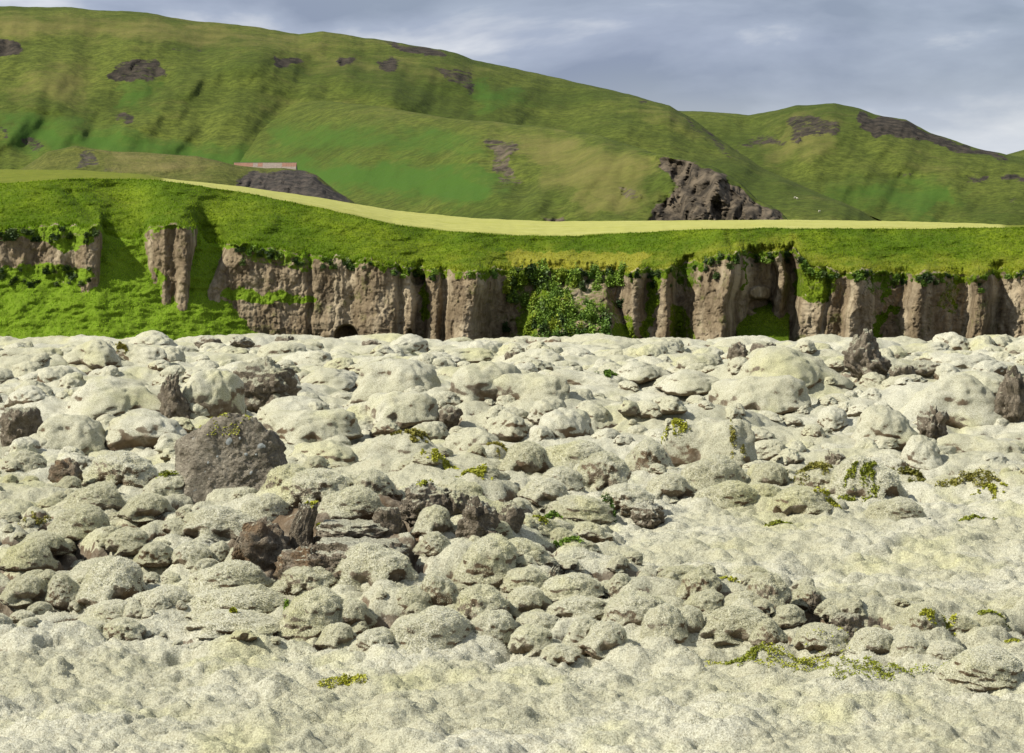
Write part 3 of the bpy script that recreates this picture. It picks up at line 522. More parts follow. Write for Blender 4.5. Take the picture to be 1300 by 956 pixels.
# --- surveyed mossy mounds: (left px, right px, top py, foot py, kind)   c cushion, l long cushion, w worn cushion
MOUNDS = """78 148 437 466 l;140 205 440 464 l;163 222 424 449 w;78 203 493 538 l;227 296 480 535 c;51 140 533 580 l;128 228 531 579 w;27 86 556 580 c;10 61 500 526 w;333 427 511 543 c;342 446 530 567 l;369 444 566 597 w;
102 186 583 622 w;180 238 610 639 c;305 353 610 629 c;350 384 594 619 w;352 442 610 648 w;461 566 461 513 l;572 660 470 514 c;630 716 482 517 l;714 757 501 520 c;783 854 465 488 l;465 549 510 549 l;617 663 531 559 w;
680 753 531 570 c;564 628 551 591 w;635 698 567 606 c;683 768 569 601 l;730 795 583 625 w;794 853 566 606 w;437 560 556 594 l;597 639 602 625 w;690 736 603 629 c;943 1074 452 504 l;912 1024 486 532 l;1092 1166 522 570 c;
1141 1272 487 545 l;850 950 542 597 l;950 1003 593 625 c;942 993 621 644 c;988 1055 628 660 c;1150 1200 560 600 c;1060 1150 590 640 l;1200 1290 560 590 l;135 184 684 709 c;166 218 704 729 w;95 177 725 780 c;51 103 742 777 w;
217 265 704 733 c;264 290 700 722 c;284 320 704 732 c;230 333 732 766 l;350 424 735 767 w;359 434 766 813 c;406 450 802 826 c;230 360 764 797 l;250 370 794 817 l;402 480 634 668 l;527 573 656 690 c;530 575 690 716 w;430 526 713 756 l;
583 653 701 750 c;538 587 741 783 w;489 592 786 832 l;574 646 761 806 w;590 646 788 826 c;641 698 760 790 c;655 708 791 814 c;652 700 808 837 c;448 494 808 835 c;422 473 774 807 c;764 809 739 768 w;775 847 768 811 c;
717 757 796 832 c;738 795 803 839 c;821 872 782 825 c;942 1000 741 787 w;999 1047 755 780 w;902 986 786 818 l;959 998 798 826 w;1016 1076 808 835 c;1141 1202 779 814 w;1080 1140 810 840 c;1137 1180 817 845 c;1179 1225 827 849 c;
1203 1294 838 874 c;1231 1280 789 811 c;921 976 765 791 c;864 916 734 769 w;869 920 765 791 c;850 899 782 818 c;983 1020 779 800 c;690 740 830 850 l;0 60 700 730 l;20 80 690 712 c;60 130 655 690 l;240 330 660 690 l;300 360 640 670 l;
640 700 700 725 w;690 760 745 775 c;700 770 775 800 c;160 240 760 790 l;0 60 745 775 c;100 170 775 800 l;330 400 600 640 w;440 500 608 640 w;660 720 618 645 c;700 770 640 665 c;760 830 625 655 w;860 940 585 625 l;820 880 610 640 c;
880 960 620 650 l;1010 1080 600 630 w;1100 1170 640 665 l;300 340 755 790 c;640 690 735 760 c;500 545 760 790 c;80 150 625 655 l;150 215 640 668 c;0 50 580 605 c;30 110 470 490 l;0 70 445 462 l;300 420 455 470 l;380 470 475 500 l;
430 520 440 458 l;560 640 445 462 l;640 720 448 470 l;700 790 478 500 l;780 860 440 458 l;840 930 480 505 l;1180 1260 455 475 l;1210 1300 480 510 l;860 920 455 475 c;1130 1200 440 455 l;520 570 545 570 c;600 640 570 595 c""".replace('\n', '').split(';')
MOUNDS = [(*map(float, m.split()[:4]), m.split()[4]) for m in MOUNDS if m.strip()]
placed = []
for l, r, tpy, bpy_, kd in MOUNDS:
    hx, hy = hit((l + r) / 2, bpy_); w = (r - l) * hy / F; h = (bpy_ - tpy) * hy / F
    dp = w * (0.72 if kd == 'l' else 0.95); placed.append([hx, hy + dp * 0.42, w, dp, h, kd])
ROCKS = []      # filled below, same surveying
ROCK_SPEC = [  # l, r, top, foot, proto, material, yaw, label
 (244, 282, 426, 447, 'r0', 'M_ROCK', 0.3, 'dark jagged lava knob on the skyline of the moss field below the left talus'),
 (286, 324, 427, 443, 'r1', 'M_ROCK_MOSSY', 1.2, 'low mossy lava knob beside the dark jagged knob on the field edge'),
 (345, 375, 427, 449, 'r2', 'M_ROCK', 2.0, 'blocky dark lava knob below the left end of the bare cliff'),
 (457, 486, 431, 446, 'r0', 'M_ROCK', 2.4, 'small dark lava knob in front of the cliff cave'),
 (195, 241, 470, 540, 'spire', 'M_ROCK', 0.0, 'crooked brown lava spire leaning between two moss domes'),
 (286, 382, 456, 522, 'r3', 'M_ROCK_MOSSY', 0.4, 'broad layered lava outcrop with a moss cap behind the large boulder'),
 (-8, 54, 522, 572, 'r2', 'M_ROCK', 0.9, 'crumbly brown lava block with a pale streak beside long moss mounds'),
 (58, 103, 589, 628, 'r1', 'M_SOIL', 0.2, 'rusty brown lava block half buried in moss left of the boulder'),
 (551, 591, 519, 547, 'r0', 'M_ROCK', 1.0, 'brown lava lump leaning on a moss dome in the middle field'),
 (1072, 1142, 422, 489, 'spire2', 'M_ROCK', 0.0, 'tall grey lava pinnacle rising above the field against the cliff'),
 (1128, 1166, 465, 492, 'r2', 'M_ROCK_MOSSY', 0.5, 'low crumbled lava ledge at the foot of the tall pinnacle'),
 (1264, 1322, 472, 549, 'r4', 'M_ROCK', 0.3, 'upright craggy lava block with dark holes beside an overhanging moss dome'),
 (924, 951, 446, 473, 'r1', 'M_ROCK', 0.1, 'upright brown lava stump near the square lava block'),
 (950, 990, 439, 465, 'r2', 'M_ROCK', 1.7, 'square brown lava block on the far moss field'),
 (1148, 1207, 461, 484, 'r0', 'M_ROCK_MOSSY', 0.6, 'ragged lava rubble heap right of the tall pinnacle'),
 (1161, 1214, 518, 567, 'r4', 'M_ROCK', 1.4, 'brown lava pedestal under the overhanging moss dome'),
 (640, 664, 449, 467, 'r2', 'M_ROCK', 0.0, 'square dark lava stone on the pale far field'),
 (590, 622, 447, 458, 'r0', 'M_ROCK', 0.0, 'flat brown lava stone on the pale far field'),
 (1044, 1083, 572, 605, 'r3', 'M_ROCK_MOSSY', 1.9, 'wrinkled grey lava knob beside yellow-green moss'),
 (366, 404, 642, 702, 'slab', 'M_ROCK_MOSSY', 0.0, 'upright tilted lava slab in the front outcrop'),
 (390, 520, 692, 732, 'slab2', 'M_ROCK', 0.0, 'long flat brown lava slab under the front moss dome'),
 (398, 500, 668, 694, 'slab2', 'M_ROCK_MOSSY', 0.1, 'upper lava slab resting over the dark gap of the front outcrop'),
 (292, 372, 664, 730, 'r1', 'M_SOIL', 0.7, 'bare rust-brown root-held soil bank in the front outcrop'),
 (345, 430, 698, 754, 'r3', 'M_SOIL', 0.1, 'crumbling brown lava rubble below the upright slab'),
 (500, 584, 616, 668, 'r3', 'M_ROCK', 0.9, 'wrinkled brown lava hump at the top of the front rubble ridge'),
 (578, 636, 640, 702, 'r4', 'M_ROCK', 0.2, 'twisted rough lava lump leaning over a dark hole'),
 (628, 668, 650, 690, 'r0', 'M_ROCK_MOSSY', 0.2, 'small mossy lava lump beside the twisted lump'),
 (693, 720, 716, 753, 'spire', 'M_ROCK_MOSSY', 1.0, 'small pointed lava tooth at the right end of the front ridge'),
 (1054, 1100, 782, 811, 'r2', 'M_ROCK_MOSSY', 0.4, 'brown pitted lava lump among cushions near the yellow-green moss bed'),
 (1020, 1048, 752, 782, 'r4', 'M_ROCK', 1.1, 'small dark lava shard beside a worn moss cushion'),
 (395, 450, 722, 750, 'r1', 'M_SOIL', 1.9, 'low crumbly brown lava lump at the foot of the long flat slab'),
 (440, 512, 716, 744, 'r3', 'M_SOIL', 0.4, 'broad brown lava crust lump below the long flat slab'),
 (722, 760, 735, 755, 'r1', 'M_SOIL', 0.5, 'low brown soil lump beside the pointed lava tooth'),
 (800, 848, 640, 672, 'r3', 'M_ROCK_MOSSY', 0.2, 'mossy lava hump at the back edge of the smooth moss plain'),
 (560, 600, 632, 668, 'r0', 'M_ROCK_MOSSY', 1.4, 'knobbly lava lump beside the wrinkled brown hump'),
 (0, 20, 450, 464, 'r1', 'M_ROCK', 0.4, 'little dark lava stone at the far edge below the talus'),
 (472, 512, 648, 686, 'r2', 'M_ROCK', 0.4, 'small bare lava stone wedged by the wrinkled hump'),
]
for sp in ROCK_SPEC:
    l, r, tpy, bpy_ = sp[:4]; hx, hy = hit((l + r) / 2, bpy_); w = (r - l) * hy / F; h = (bpy_ - tpy) * hy / F
    dp = w * 0.8; ROCKS.append([hx, hy + dp * (0.42 if hy > 76 else 0.15), w, dp, h, sp])
BX, BY = hit(295, 632); BW = 176 * BY / F; BH = 122 * BY / F

ncol = 600; S = np.linspace(-0.235, 0.235, ncol)
rows = [38.0]
while rows[-1] < 232: rows.append(rows[-1] * 1.00122)
rows = np.array(rows); nrow = len(rows)
GY, GS = np.meshgrid(rows, S, indexing='ij'); GX = GS * GY
base = G(GX, GY); PL = plain_mask(GX, GY)
WX = GX + fbm(GX * 0.7, GY * 0.7, 3, 31) * 0.30; WY = GY + fbm(GX * 0.7, GY * 0.7, 3, 41) * 0.30
D = np.zeros_like(GX)
occ = [(p[0], p[1], p[2] * 0.5, p[3] * 0.5) for p in placed + ROCKS] + [(BX, BY + 1, BW * 0.5, 1.6)]
OC = np.array(occ)
def add_domes(n, yr, rr, hr, asp, pmax, power, avoid=True):
    u = rng.random(n); ys_ = np.sqrt(yr[0] ** 2 + u * (yr[1] ** 2 - yr[0] ** 2)); xs_ = ys_ * rng.uniform(-0.235, 0.235, n)
    pm = plain_mask(xs_, ys_)
    for x, y, p in zip(xs_, ys_, pm):
        if rng.random() < p and pmax < 1: continue
        R_ = rng.uniform(*rr); H_ = rng.uniform(*hr) * R_; a = rng.uniform(*asp); th = rng.normal(0, 0.5)
        if avoid and (((OC[:, 0] - x) / (OC[:, 2] * 0.75 + R_ * 0.3)) ** 2 + ((OC[:, 1] - y) / (OC[:, 3] * 0.75 + R_ * 0.3)) ** 2 < 1).any(): continue
        rx, ry = R_ * a, R_; m = max(rx, ry) * 1.1 + 0.4
        i0, i1 = np.searchsorted(rows, (y - m, y + m)); lo, hi = (x - m) / (y - m if x - m < 0 else y + m), (x + m) / (y + m if x + m < 0 else y - m)
        j0, j1 = np.searchsorted(S, (lo, hi))
        if i1 <= i0 or j1 <= j0: continue
        dx = WX[i0:i1, j0:j1] - x; dy = WY[i0:i1, j0:j1] - y; c, s_ = math.cos(th), math.sin(th)
        q = ((dx * c + dy * s_) / rx) ** 2 + ((dy * c - dx * s_) / ry) ** 2
        h = H_ * np.sqrt(np.maximum(0, 1 - q ** power)); D[i0:i1, j0:j1] = np.maximum(D[i0:i1, j0:j1], h)
add_domes(620, (88, 228), (1.0, 2.6), (0.32, 0.58), (1.1, 2.6), 0, 1.1)
add_domes(2600, (82, 228), (0.40, 1.1), (0.50, 0.90), (1.0, 2.2), 0, 1.25)
add_domes(1800, (58, 104), (0.30, 0.80), (0.60, 1.0), (0.9, 1.9), 0, 1.3)
add_domes(2600, (95, 190), (0.25, 0.55), (0.60, 1.0), (0.9, 1.9), 0, 1.3, False)
add_domes(5200, (54, 125), (0.14, 0.40), (0.55, 0.95), (0.9, 1.8), 0, 1.3, False)
DP = D; D = np.zeros_like(D)
add_domes(9000, (48, 100), (0.09, 0.34), (0.32, 0.58), (1.0, 2.4), 1, 1.2, False)
DK, D = D, DP
def boxblur(a, kr, kc):
    for ax, k in ((0, kr), (1, kc)):
        p = np.pad(a, [(k + 1, k) if i == ax else (0, 0) for i in (0, 1)], mode='edge'); c = np.cumsum(p, ax)
        a = (np.take(c, range(2 * k + 1, c.shape[ax]), ax) - np.take(c, range(0, c.shape[ax] - 2 * k - 1), ax)) / (2 * k + 1)
    return a
DM = boxblur(boxblur(D * (1 - PL * 0.7), 36, 29), 36, 29)
for (x, y, w, dp, h, kd) in placed:            # lava core under every surveyed mound, so the moss blanket runs on into the ground
    m = max(w, dp) * 0.85 + 0.5; i0, i1 = np.searchsorted(rows, (y - m, y + m)); j0, j1 = np.searchsorted(S, ((x - m) / (y - m if x < m else y + m), (x + m) / (y + m if x + m < 0 else y - m)))
    dx = WX[i0:i1, j0:j1] - x; dy = WY[i0:i1, j0:j1] - y; q = (dx / (w * 0.74)) ** 2 + (dy / (dp * 0.74)) ** 2
    D[i0:i1, j0:j1] = np.maximum(D[i0:i1, j0:j1], h * 0.50 * np.maximum(0, 1 - q) ** 0.8)
rip = (fbm(GX * 0.75, GY * 0.55, 4, 51, 0.55) * 0.13 + np.abs(n2(GX * 1.1 + 3, GY * 0.9, 53)) * 0.10 + np.maximum(0, fbm(GX * 0.35, GY * 0.3, 3, 54)) * 0.22)
lump = fbm(GX * 1.6, GY * 1.6, 4, 55, 0.55) * 0.07
fine = fbm(GX * 5.0, GY * 5.0, 3, 56, 0.6) * 0.022
gap = sstep(0.22, 0.02, D + 0.10 * fbm(GX * 1.3, GY * 1.3, 3, 58)) * (1 - PL)
GZ = base - gap * 0.45 - DM * np.where(GY > 95, 1.0, 0.75) + D * (1 - PL * 0.7) + rip * (0.55 + 0.6 * PL) + lump + fine + DK * PL
GZ += np.where((GY > 190), -0.02 * (GY - 190), 0) * 0.4
gx_ = np.gradient(GZ, axis=1) / np.gradient(GX, axis=1); gy_ = np.gradient(GZ, axis=0) / np.gradient(GY, axis=0)
slope = np.hypot(gx_, gy_)
rockm = sstep(0.8, 2.2, slope) * 0.62 * (1 - PL) + gap * 0.92 + (1 - PL) * 0.06 + np.clip(fbm(GX * 0.5, GY * 0.5, 4, 57), 0, 1) * 0.28 * (1 - PL)
GP = 650 + GX / GY * F; bank = sstep(285, 320, GP + fbm(GX, GY, 3, 95) * 30) * sstep(540, 500, GP + fbm(GX, GY, 3, 96) * 30) * sstep(64.6, 65.8, GY) * sstep(71.0, 69.4, GY)
rockm = rockm + bank * 0.6
g_me = fast_mesh('lava_field', np.stack([GX, GY, GZ], -1).reshape(-1, 3), grid_quads(nrow, ncol), {'rock': rockm})
link('lava_field', g_me, M_GROUND, kind='structure')
def zg(x, y):
    i = np.clip(np.interp(y, rows, np.arange(nrow)), 0, nrow - 1.001); j = np.clip((x / y - S[0]) / (S[1] - S[0]), 0, ncol - 1.001)
    i0 = np.asarray(i).astype(int); j0 = np.asarray(j).astype(int); fi = i - i0; fj = j - j0
    return (GZ[i0, j0] * (1 - fi) + GZ[i0 + 1, j0] * fi) * (1 - fj) + (GZ[i0, j0 + 1] * (1 - fi) + GZ[i0 + 1, j0 + 1] * fi) * fj

# short moss shoots on the nearer ground
gN = 230000; gg = np.random.default_rng(808); gy2 = 50 * (104 / 50.0) ** gg.random(gN); gx2 = gy2 * gg.uniform(-0.215, 0.215, gN)
k_r = np.clip(np.interp(gy2, rows, np.arange(nrow)).astype(int), 0, nrow - 2); k_c = np.clip(((gx2 / gy2 - S[0]) / (S[1] - S[0])).astype(int), 0, ncol - 2)
ok = (rockm[k_r, k_c] < 0.4); gx2, gy2, k_r, k_c = gx2[ok], gy2[ok], k_r[ok], k_c[ok]; m = len(gx2)
nn = np.stack([-gx_[k_r, k_c], -gy_[k_r, k_c], np.ones(m)], 1); nn /= np.linalg.norm(nn, axis=1)[:, None]; nn += gg.normal(0, 0.45, (m, 3)); nn /= np.linalg.norm(nn, axis=1)[:, None]
t_ = np.cross(nn, gg.normal(size=(m, 3))); t_ /= np.linalg.norm(t_, axis=1)[:, None]; b = np.stack([gx2, gy2, zg(gx2, gy2) - 0.005], 1); w_ = 0.00019 * gy2[:, None]; l_ = gg.uniform(0.02, 0.055, (m, 1))
fz = fast_mesh('moss', np.stack([b - t_ * w_, b + t_ * w_, b + nn * l_], 1).reshape(-1, 3), np.arange(m * 3).reshape(m, 3), {'rock': np.zeros(m * 3)})
link('moss', fz, M_FUZZ, kind='stuff', label='short pale woolly moss shoots covering the lava ground', cat='moss')

# ------------------------------------------------------------------ shape prototypes
def ico(sub):
    bm = bmesh.new(); bmesh.ops.create_icosphere(bm, subdivisions=sub, radius=1.0); bm.verts.ensure_lookup_table()
    V = np.array([v.co[:] for v in bm.verts]); Fc = np.array([[v.index for v in f.verts] for f in bm.faces]); bm.free(); return V, Fc
ICO4, ICO5, ICO6 = ico(4), ico(5), ico(6)
def norm_box(P):
    lo, hi = P.min(0), P.max(0); P = P.copy()
    P[:, 0] = (P[:, 0] - (lo[0] + hi[0]) / 2) / (hi[0] - lo[0]); P[:, 1] = (P[:, 1] - (lo[1] + hi[1]) / 2) / (hi[1] - lo[1]); P[:, 2] = (P[:, 2] - lo[2]) / (hi[2] - lo[2]); return P
def lobed(dirs, lobes):
    r = np.full(len(dirs), -1e9); k = 9.0; acc = np.zeros(len(dirs))
    for c, R_ in lobes:
        c = np.array(c); b = dirs @ c; disc = b * b - c @ c + R_ * R_; ri = np.where(disc > 0, b + np.sqrt(np.maximum(disc, 0)), 0.02)
        acc += np.exp(k * ri)
    return np.log(acc / len(lobes) * 1.0) / k + 0.04
def fuzz(P, Fc, n, length, width, seed, nzmin=-0.25, wt=None):
    """short moss shoots standing on a surface: one blade (triangle) each"""
    g = np.random.default_rng(seed); A, B, C_ = P[Fc[:, 0]], P[Fc[:, 1]], P[Fc[:, 2]]; nr_ = np.cross(B - A, C_ - A); ar = np.linalg.norm(nr_, axis=1); nr_ = nr_ / np.maximum(ar, 1e-12)[:, None]
    p_ = ar * (nr_[:, 2] > nzmin); f_ = g.choice(len(Fc), n, p=p_ / p_.sum()); u, v = g.random((2, n)); fl = u + v > 1; u[fl], v[fl] = 1 - u[fl], 1 - v[fl]
    b = A[f_] + (B[f_] - A[f_]) * u[:, None] + (C_[f_] - A[f_]) * v[:, None]; nn = nr_[f_] + g.normal(0, 0.45, (n, 3)); nn[:, 2] += 0.15; nn /= np.linalg.norm(nn, axis=1)[:, None]
    t_ = np.cross(nn, g.normal(size=(n, 3))); t_ /= np.linalg.norm(t_, axis=1)[:, None]; w_ = width * g.uniform(0.6, 1.3, (n, 1)); l_ = length * g.uniform(0.4, 1.25, (n, 1))
    V_ = np.stack([b - t_ * w_, b + t_ * w_, b + nn * l_], 1).reshape(-1, 3); return V_, np.arange(n * 3).reshape(n, 3)
def cushion(seed, n, spread, size, undercut, wrinkle, shoots=True):
    g = np.random.default_rng(seed); V, Fc = ICO5
    lobes = [((0, 0, 0.05), 0.62)]
    for i in range(n):
        a = g.uniform(0, 2 * math.pi); d = g.uniform(0.25, spread)
        lobes.append(((math.cos(a) * d, math.sin(a) * d * 0.7, g.uniform(-0.22, 0.14)), g.uniform(*size)))
    r = lobed(V, lobes); P = V * r[:, None]
    r2 = fbm3(P * 2.1 + seed, 3, seed) * 0.12 + np.abs(fbm3(P * 3.4 + seed, 2, seed + 6)) * -0.12 + fbm3(P * 6 + seed, 3, seed + 3, 0.6) * wrinkle + fbm3(P * 26, 2, seed + 4) * 0.014
    P = P * (1 + r2)[:, None]
    k_ = n3(np.stack([V[:, 0] * 1.3 + seed, V[:, 1] * 1.3, 0 * V[:, 0]], 1), seed + 9) * 1.2 - V[:, 1] * 0.25 + 0.25; lo_ = sstep(0.10, -0.42, P[:, 2]); f = 1 + lo_ * np.where(k_ < 0.15, 0.42, -undercut); f = np.clip(f, 0.4, 1.5)
    f = 1 + lo_ * (0.50 + (-undercut - 0.50) * sstep(0.42, 0.75, k_)); P[:, 0] *= f; P[:, 1] *= f
    P = norm_box(P)
    if not shoots: return fast_mesh('moss_mound', P, Fc)
    Vf, Ff = fuzz(P, Fc, 8000, 0.026, 0.0065, seed, 0.0); me = fast_mesh('moss_mound', np.concatenate([P, Vf]), np.concatenate([Fc, Ff + len(P)])); me.polygons.foreach_set('material_index', np.concatenate([np.zeros(len(Fc), np.int32), np.ones(len(Ff), np.int32)])); return me
PROTO = {'c': [cushion(100 + i, 3, 0.36, (0.34, 0.52), 0.42, 0.03) for i in range(4)],
         'l': [cushion(200 + i, 5, 0.62, (0.34, 0.5), 0.30, 0.025) for i in range(5)],
         'w': [cushion(300 + i, 6, 0.52, (0.28, 0.46), 0.55, 0.06) for i in range(4)]}
FARP = {'c': [cushion(130 + i, 4, 0.42, (0.34, 0.5), 0.05, 0.03, False) for i in range(2)], 'l': [cushion(230 + i, 6, 0.62, (0.34, 0.5), 0.0, 0.03, False) for i in range(3)], 'w': [cushion(330 + i, 6, 0.52, (0.28, 0.46), 0.30, 0.05, False) for i in range(2)]}
for k_, mt in (('c', M_CUSH), ('l', M_CUSH), ('w', M_CUSH_BARE)):
    for m in FARP[k_]: m.materials.append(mt)
for k_, mt in (('c', M_CUSH), ('l', M_CUSH), ('w', M_CUSH_BARE)):
    for m in PROTO[k_]: m.materials.append(mt); m.materials.append(M_FUZZ)
def planes_shape(V, planes, k=14.0):
    acc = np.zeros(len(V))
    for n_, d in planes:
        n_ = np.array(n_, float); n_ /= np.linalg.norm(n_); c = V @ n_; r = np.where(c > 0.05, d / np.maximum(c, 0.05), 8.0)
        acc += np.exp(-k * np.minimum(r, 8.0))
    return -np.log(acc) / k
def lava_rock(seed, stretch=(1, 1, 1), jag=0.2, cells=46, lean=0.0, taper=0.0, flat=False):
    g = np.random.default_rng(seed); V, Fc = ICO4 if seed < 3 else ICO5
    C = g.normal(size=(cells, 3)); C /= np.linalg.norm(C, axis=1)[:, None]; off = g.uniform(-jag, jag, cells)
    dt = V @ C.T + g.normal(0, 0.02, (1, cells)); o = np.argsort(-dt, 1)[:, :2]; gap = np.take_along_axis(dt, o[:, :1], 1) - np.take_along_axis(dt, o[:, 1:2], 1)
    r = 0.75 + off[o[:, 0]] * sstep(0.0, 0.03, gap[:, 0]) - 0.05 * sstep(0.02, 0.0, gap[:, 0])
    if flat: r = np.minimum(r, planes_shape(V, [((0, 0, 1), 0.5), ((0, 0, -1), 0.5), ((1, 0.1, 0), 0.8), ((-1, 0.2, 0.1), 0.8), ((0, 1, 0), 0.7), ((0.1, -1, 0), 0.6)]) + 0.03 * off[o[:, 0]])
    P = V * r[:, None]
    P = P * (1 + fbm3(P * 3.0 + seed, 3, seed) * 0.14 + fbm3(P * 9 + seed, 3, seed + 5, 0.65) * 0.08 + np.abs(fbm3(P * 18, 2, seed + 8)) * -0.035)[:, None]
    P *= np.array(stretch); P = norm_box(P)
    if taper:
        f = 1 - taper * sstep(0.1, 1.0, P[:, 2]); P[:, 0] = P[:, 0] * f + lean * P[:, 2] ** 1.5; P[:, 1] *= f
        P[:, 0] += 0.07 * np.sin(P[:, 2] * 7 + seed); P = norm_box(P)
    return P, Fc
RP = {'r0': lava_rock(1, jag=0.16), 'r1': lava_rock(2, (1, 0.9, 1), 0.2), 'r2': lava_rock(3, (1.1, 1, 1), 0.12, 24, flat=True), 'r3': lava_rock(4, (1.2, 1, 0.9), 0.14, 50), 'r4': lava_rock(5, (0.9, 0.9, 1.3), 0.26, 60),
      'spire': lava_rock(6, (0.8, 0.8, 1.4), 0.30, 90, 0.22, 0.55), 'spire2': lava_rock(7, (0.9, 0.8, 1.3), 0.26, 80, -0.12, 0.45), 'slab': lava_rock(8, (0.8, 0.5, 1.5), 0.10, 20, 0.25, 0.15, True), 'slab2': lava_rock(9, (2.2, 0.9, 0.7), 0.10, 26, flat=True)}
MATS = {'M_ROCK': M_ROCK, 'M_ROCK_MOSSY': M_ROCK_MOSSY, 'M_SOIL': M_SOIL}
rock_me = {}
for i, (x, y, w, dp, h, sp) in enumerate(ROCKS):
    key = (sp[4], sp[5])
    if key not in rock_me:
        rock_me[key] = fast_mesh('lava_rock', *RP[sp[4]]); rock_me[key].materials.append(MATS[sp[5]])
    o = link('lava_rock', rock_me[key], None, None, sp[7], 'rock')
    z = max(float(G(x, y)) + 0.05, float(zg(x, y - dp * 0.5)) - 0.05)
    o.location = (x, y, z - h * 0.22); o.scale = (w, dp, h * 1.22)
    sx = -1 if sp[4] == 'slab' and False else 1
    o.rotation_euler = (0, 0, sp[6] if sp[4] not in ('spire', 'spire2', 'slab', 'slab2') else sp[6] * 0.3)

# big boulder: flat slanting front, worn left flank, sloping shoulders
V, Fc = ICO6
r = planes_shape(V, [((0.10, -1, 0.06), 0.50), ((-1, -0.25, 0.04), 0.98), ((0, 0, -1), 1.0), ((0.964, -0.1, 0.27), 0.92), ((0.70, 0.1, 0.71), 0.94), ((-0.498, 0.05, 0.867), 0.93), ((0.12, 0.1, 0.99), 0.94), ((0.2, 1, 0.2), 0.55), ((-0.75, -0.75, 0.3), 0.86), ((0.8, -0.7, 0.1), 0.80)], 34.0)
Cb = np.random.default_rng(9).normal(size=(90, 3)); Cb /= np.linalg.norm(Cb, axis=1)[:, None]; r = r * (1 + np.random.default_rng(10).uniform(-0.035, 0.035, 90)[np.argmax(V @ Cb.T, 1)])
P = V * np.minimum(r, 1.6)[:, None]
P = P * (1 + fbm3(P * 2.2 + 5, 4, 61, 0.6) * 0.055 + fbm3(P * 9, 3, 62, 0.65) * 0.035 - np.abs(fbm3(P * 16, 2, 63)) * 0.014)[:, None]
P = norm_box(P); bo = link('boulder', fast_mesh('boulder', P, Fc), M_BOULDER, None, 'large dark flat-faced lava boulder with pale lichen spots and a yellow-green mossy top', 'boulder')
BZ = float(zg(BX, BY)); bo.location = (BX, BY + 1.1, BZ - BH * 0.20); bo.scale = (BW, 2.6, BH * 1.18)
bpts = P * np.array([BW, 2.6, BH * 1.18]) + np.array(bo.location)
def boulder_front(qx, qy):
    ppx = 650 + bpts[:, 0] / bpts[:, 1] * F; ppy = HZ + (CZ - bpts[:, 2]) / bpts[:, 1] * F
    d = (ppx - qx) ** 2 + (ppy - qy) ** 2; near = np.argsort(d)[:60]; return bpts[near[np.argmin(bpts[near, 1])]]
M_LICHEN = plain('lichen_pale', (0.38, 0.40, 0.38)); M_CAPMOSS = M_PATCH
def blob_disc(seed, n=22):
    g = np.random.default_rng(seed); bm = bmesh.new(); c = bm.verts.new((0, -0.006, 0)); ring = []
    for i in range(n):
        a = 2 * math.pi * i / n; q = 0.5 * (1 + 0.18 * math.sin(2 * a + seed) + g.uniform(-0.1, 0.1)); ring.append(bm.verts.new((math.cos(a) * q, 0.006, math.sin(a) * q)))
    for i in range(n): bm.faces.new((c, ring[i], ring[(i + 1) % n]))
    me = bpy.data.meshes.new('lichen_spot'); bm.to_mesh(me); bm.free(); return me
def child_at(name, me, mat, par, co, sc, rz=0):
    o = link(name, me, mat, par); o.matrix_parent_inverse = Matrix.Identity(4)
    ml = par.matrix_basis.inverted() @ (Matrix.Translation(co) @ Matrix.Rotation(rz, 4, 'Z') @ Matrix.Diagonal((*sc, 1))); o.matrix_basis = ml; return o
for i, (qx, qy, sz) in enumerate([(294, 564, 8), (336, 561, 7), (312, 573, 4), (342, 566, 4), (303, 552, 3), (268, 590, 3), (322, 596, 4), (281, 577, 3), (330, 580, 2.5)]):
    c = boulder_front(qx, qy); child_at('lichen_spot', blob_disc(i), M_LICHEN, bo, (c[0], c[1] - 0.02, c[2]), (sz * BY / F, 1, sz * BY / F * 1.1), 0.25)

# ------------------------------------------------------------------ leafy shapes
def leaf_cloud(name, n, box, size, seed, flatness=0.5, dome=True, elong=1.6):
    """separate leaf blades spread through a clumpy volume; foot at z=0"""
    g = np.random.default_rng(seed); k = max(3, n // 34); C = g.normal(size=(k, 3)); C /= np.linalg.norm(C, axis=1)[:, None]; C *= g.uniform(0.25, 0.8, (k, 1)); C[:, 2] = np.abs(C[:, 2]) if dome else C[:, 2]
    P = C[g.integers(0, k, n)] + g.normal(0, 0.17, (n, 3)); P[:, 2] = np.clip(P[:, 2], -0.02, None) if dome else P[:, 2]
    P *= np.array(box) * 0.5 * np.array([1, 1, 2 if dome else 1])
    nrm = g.normal(size=(n, 3)); nrm[:, 2] = np.abs(nrm[:, 2]) + flatness; nrm /= np.linalg.norm(nrm, axis=1)[:, None]
    a = g.normal(size=(n, 3)); t = np.cross(nrm, a); t /= np.linalg.norm(t, axis=1)[:, None]; b = np.cross(nrm, t)
    s_ = g.uniform(0.6, 1.3, (n, 1)) * size
    V = np.stack([P - t * s_ * 0.5 * elong, P - b * s_ * 0.5 + nrm * s_ * 0.1, P + t * s_ * 0.5 * elong - nrm * s_ * 0.12, P + b * s_ * 0.5 + nrm * s_ * 0.1], 1)
    return fast_mesh(name, V.reshape(-1, 3), np.arange(n * 4).reshape(n, 4))
SHRUB = [leaf_cloud('shrub', 420, (1, 1, 1), 0.13, 400 + i) for i in range(4)]
BUSH = [leaf_cloud('bush', 600, (1, 1, 1), 0.10, 420 + i) for i in range(4)]
def var(me, mat):
    m = me.copy(); m.materials.clear(); m.materials.append(mat); return m
SH_G = [var(m, M_LEAF) for m in BUSH]; SH_Y = [var(m, M_LEAF_Y) for m in BUSH]; SH_D = [var(m, M_LEAF_D) for m in SHRUB]; SH_R = [var(m, M_LEAF) for m in SHRUB]
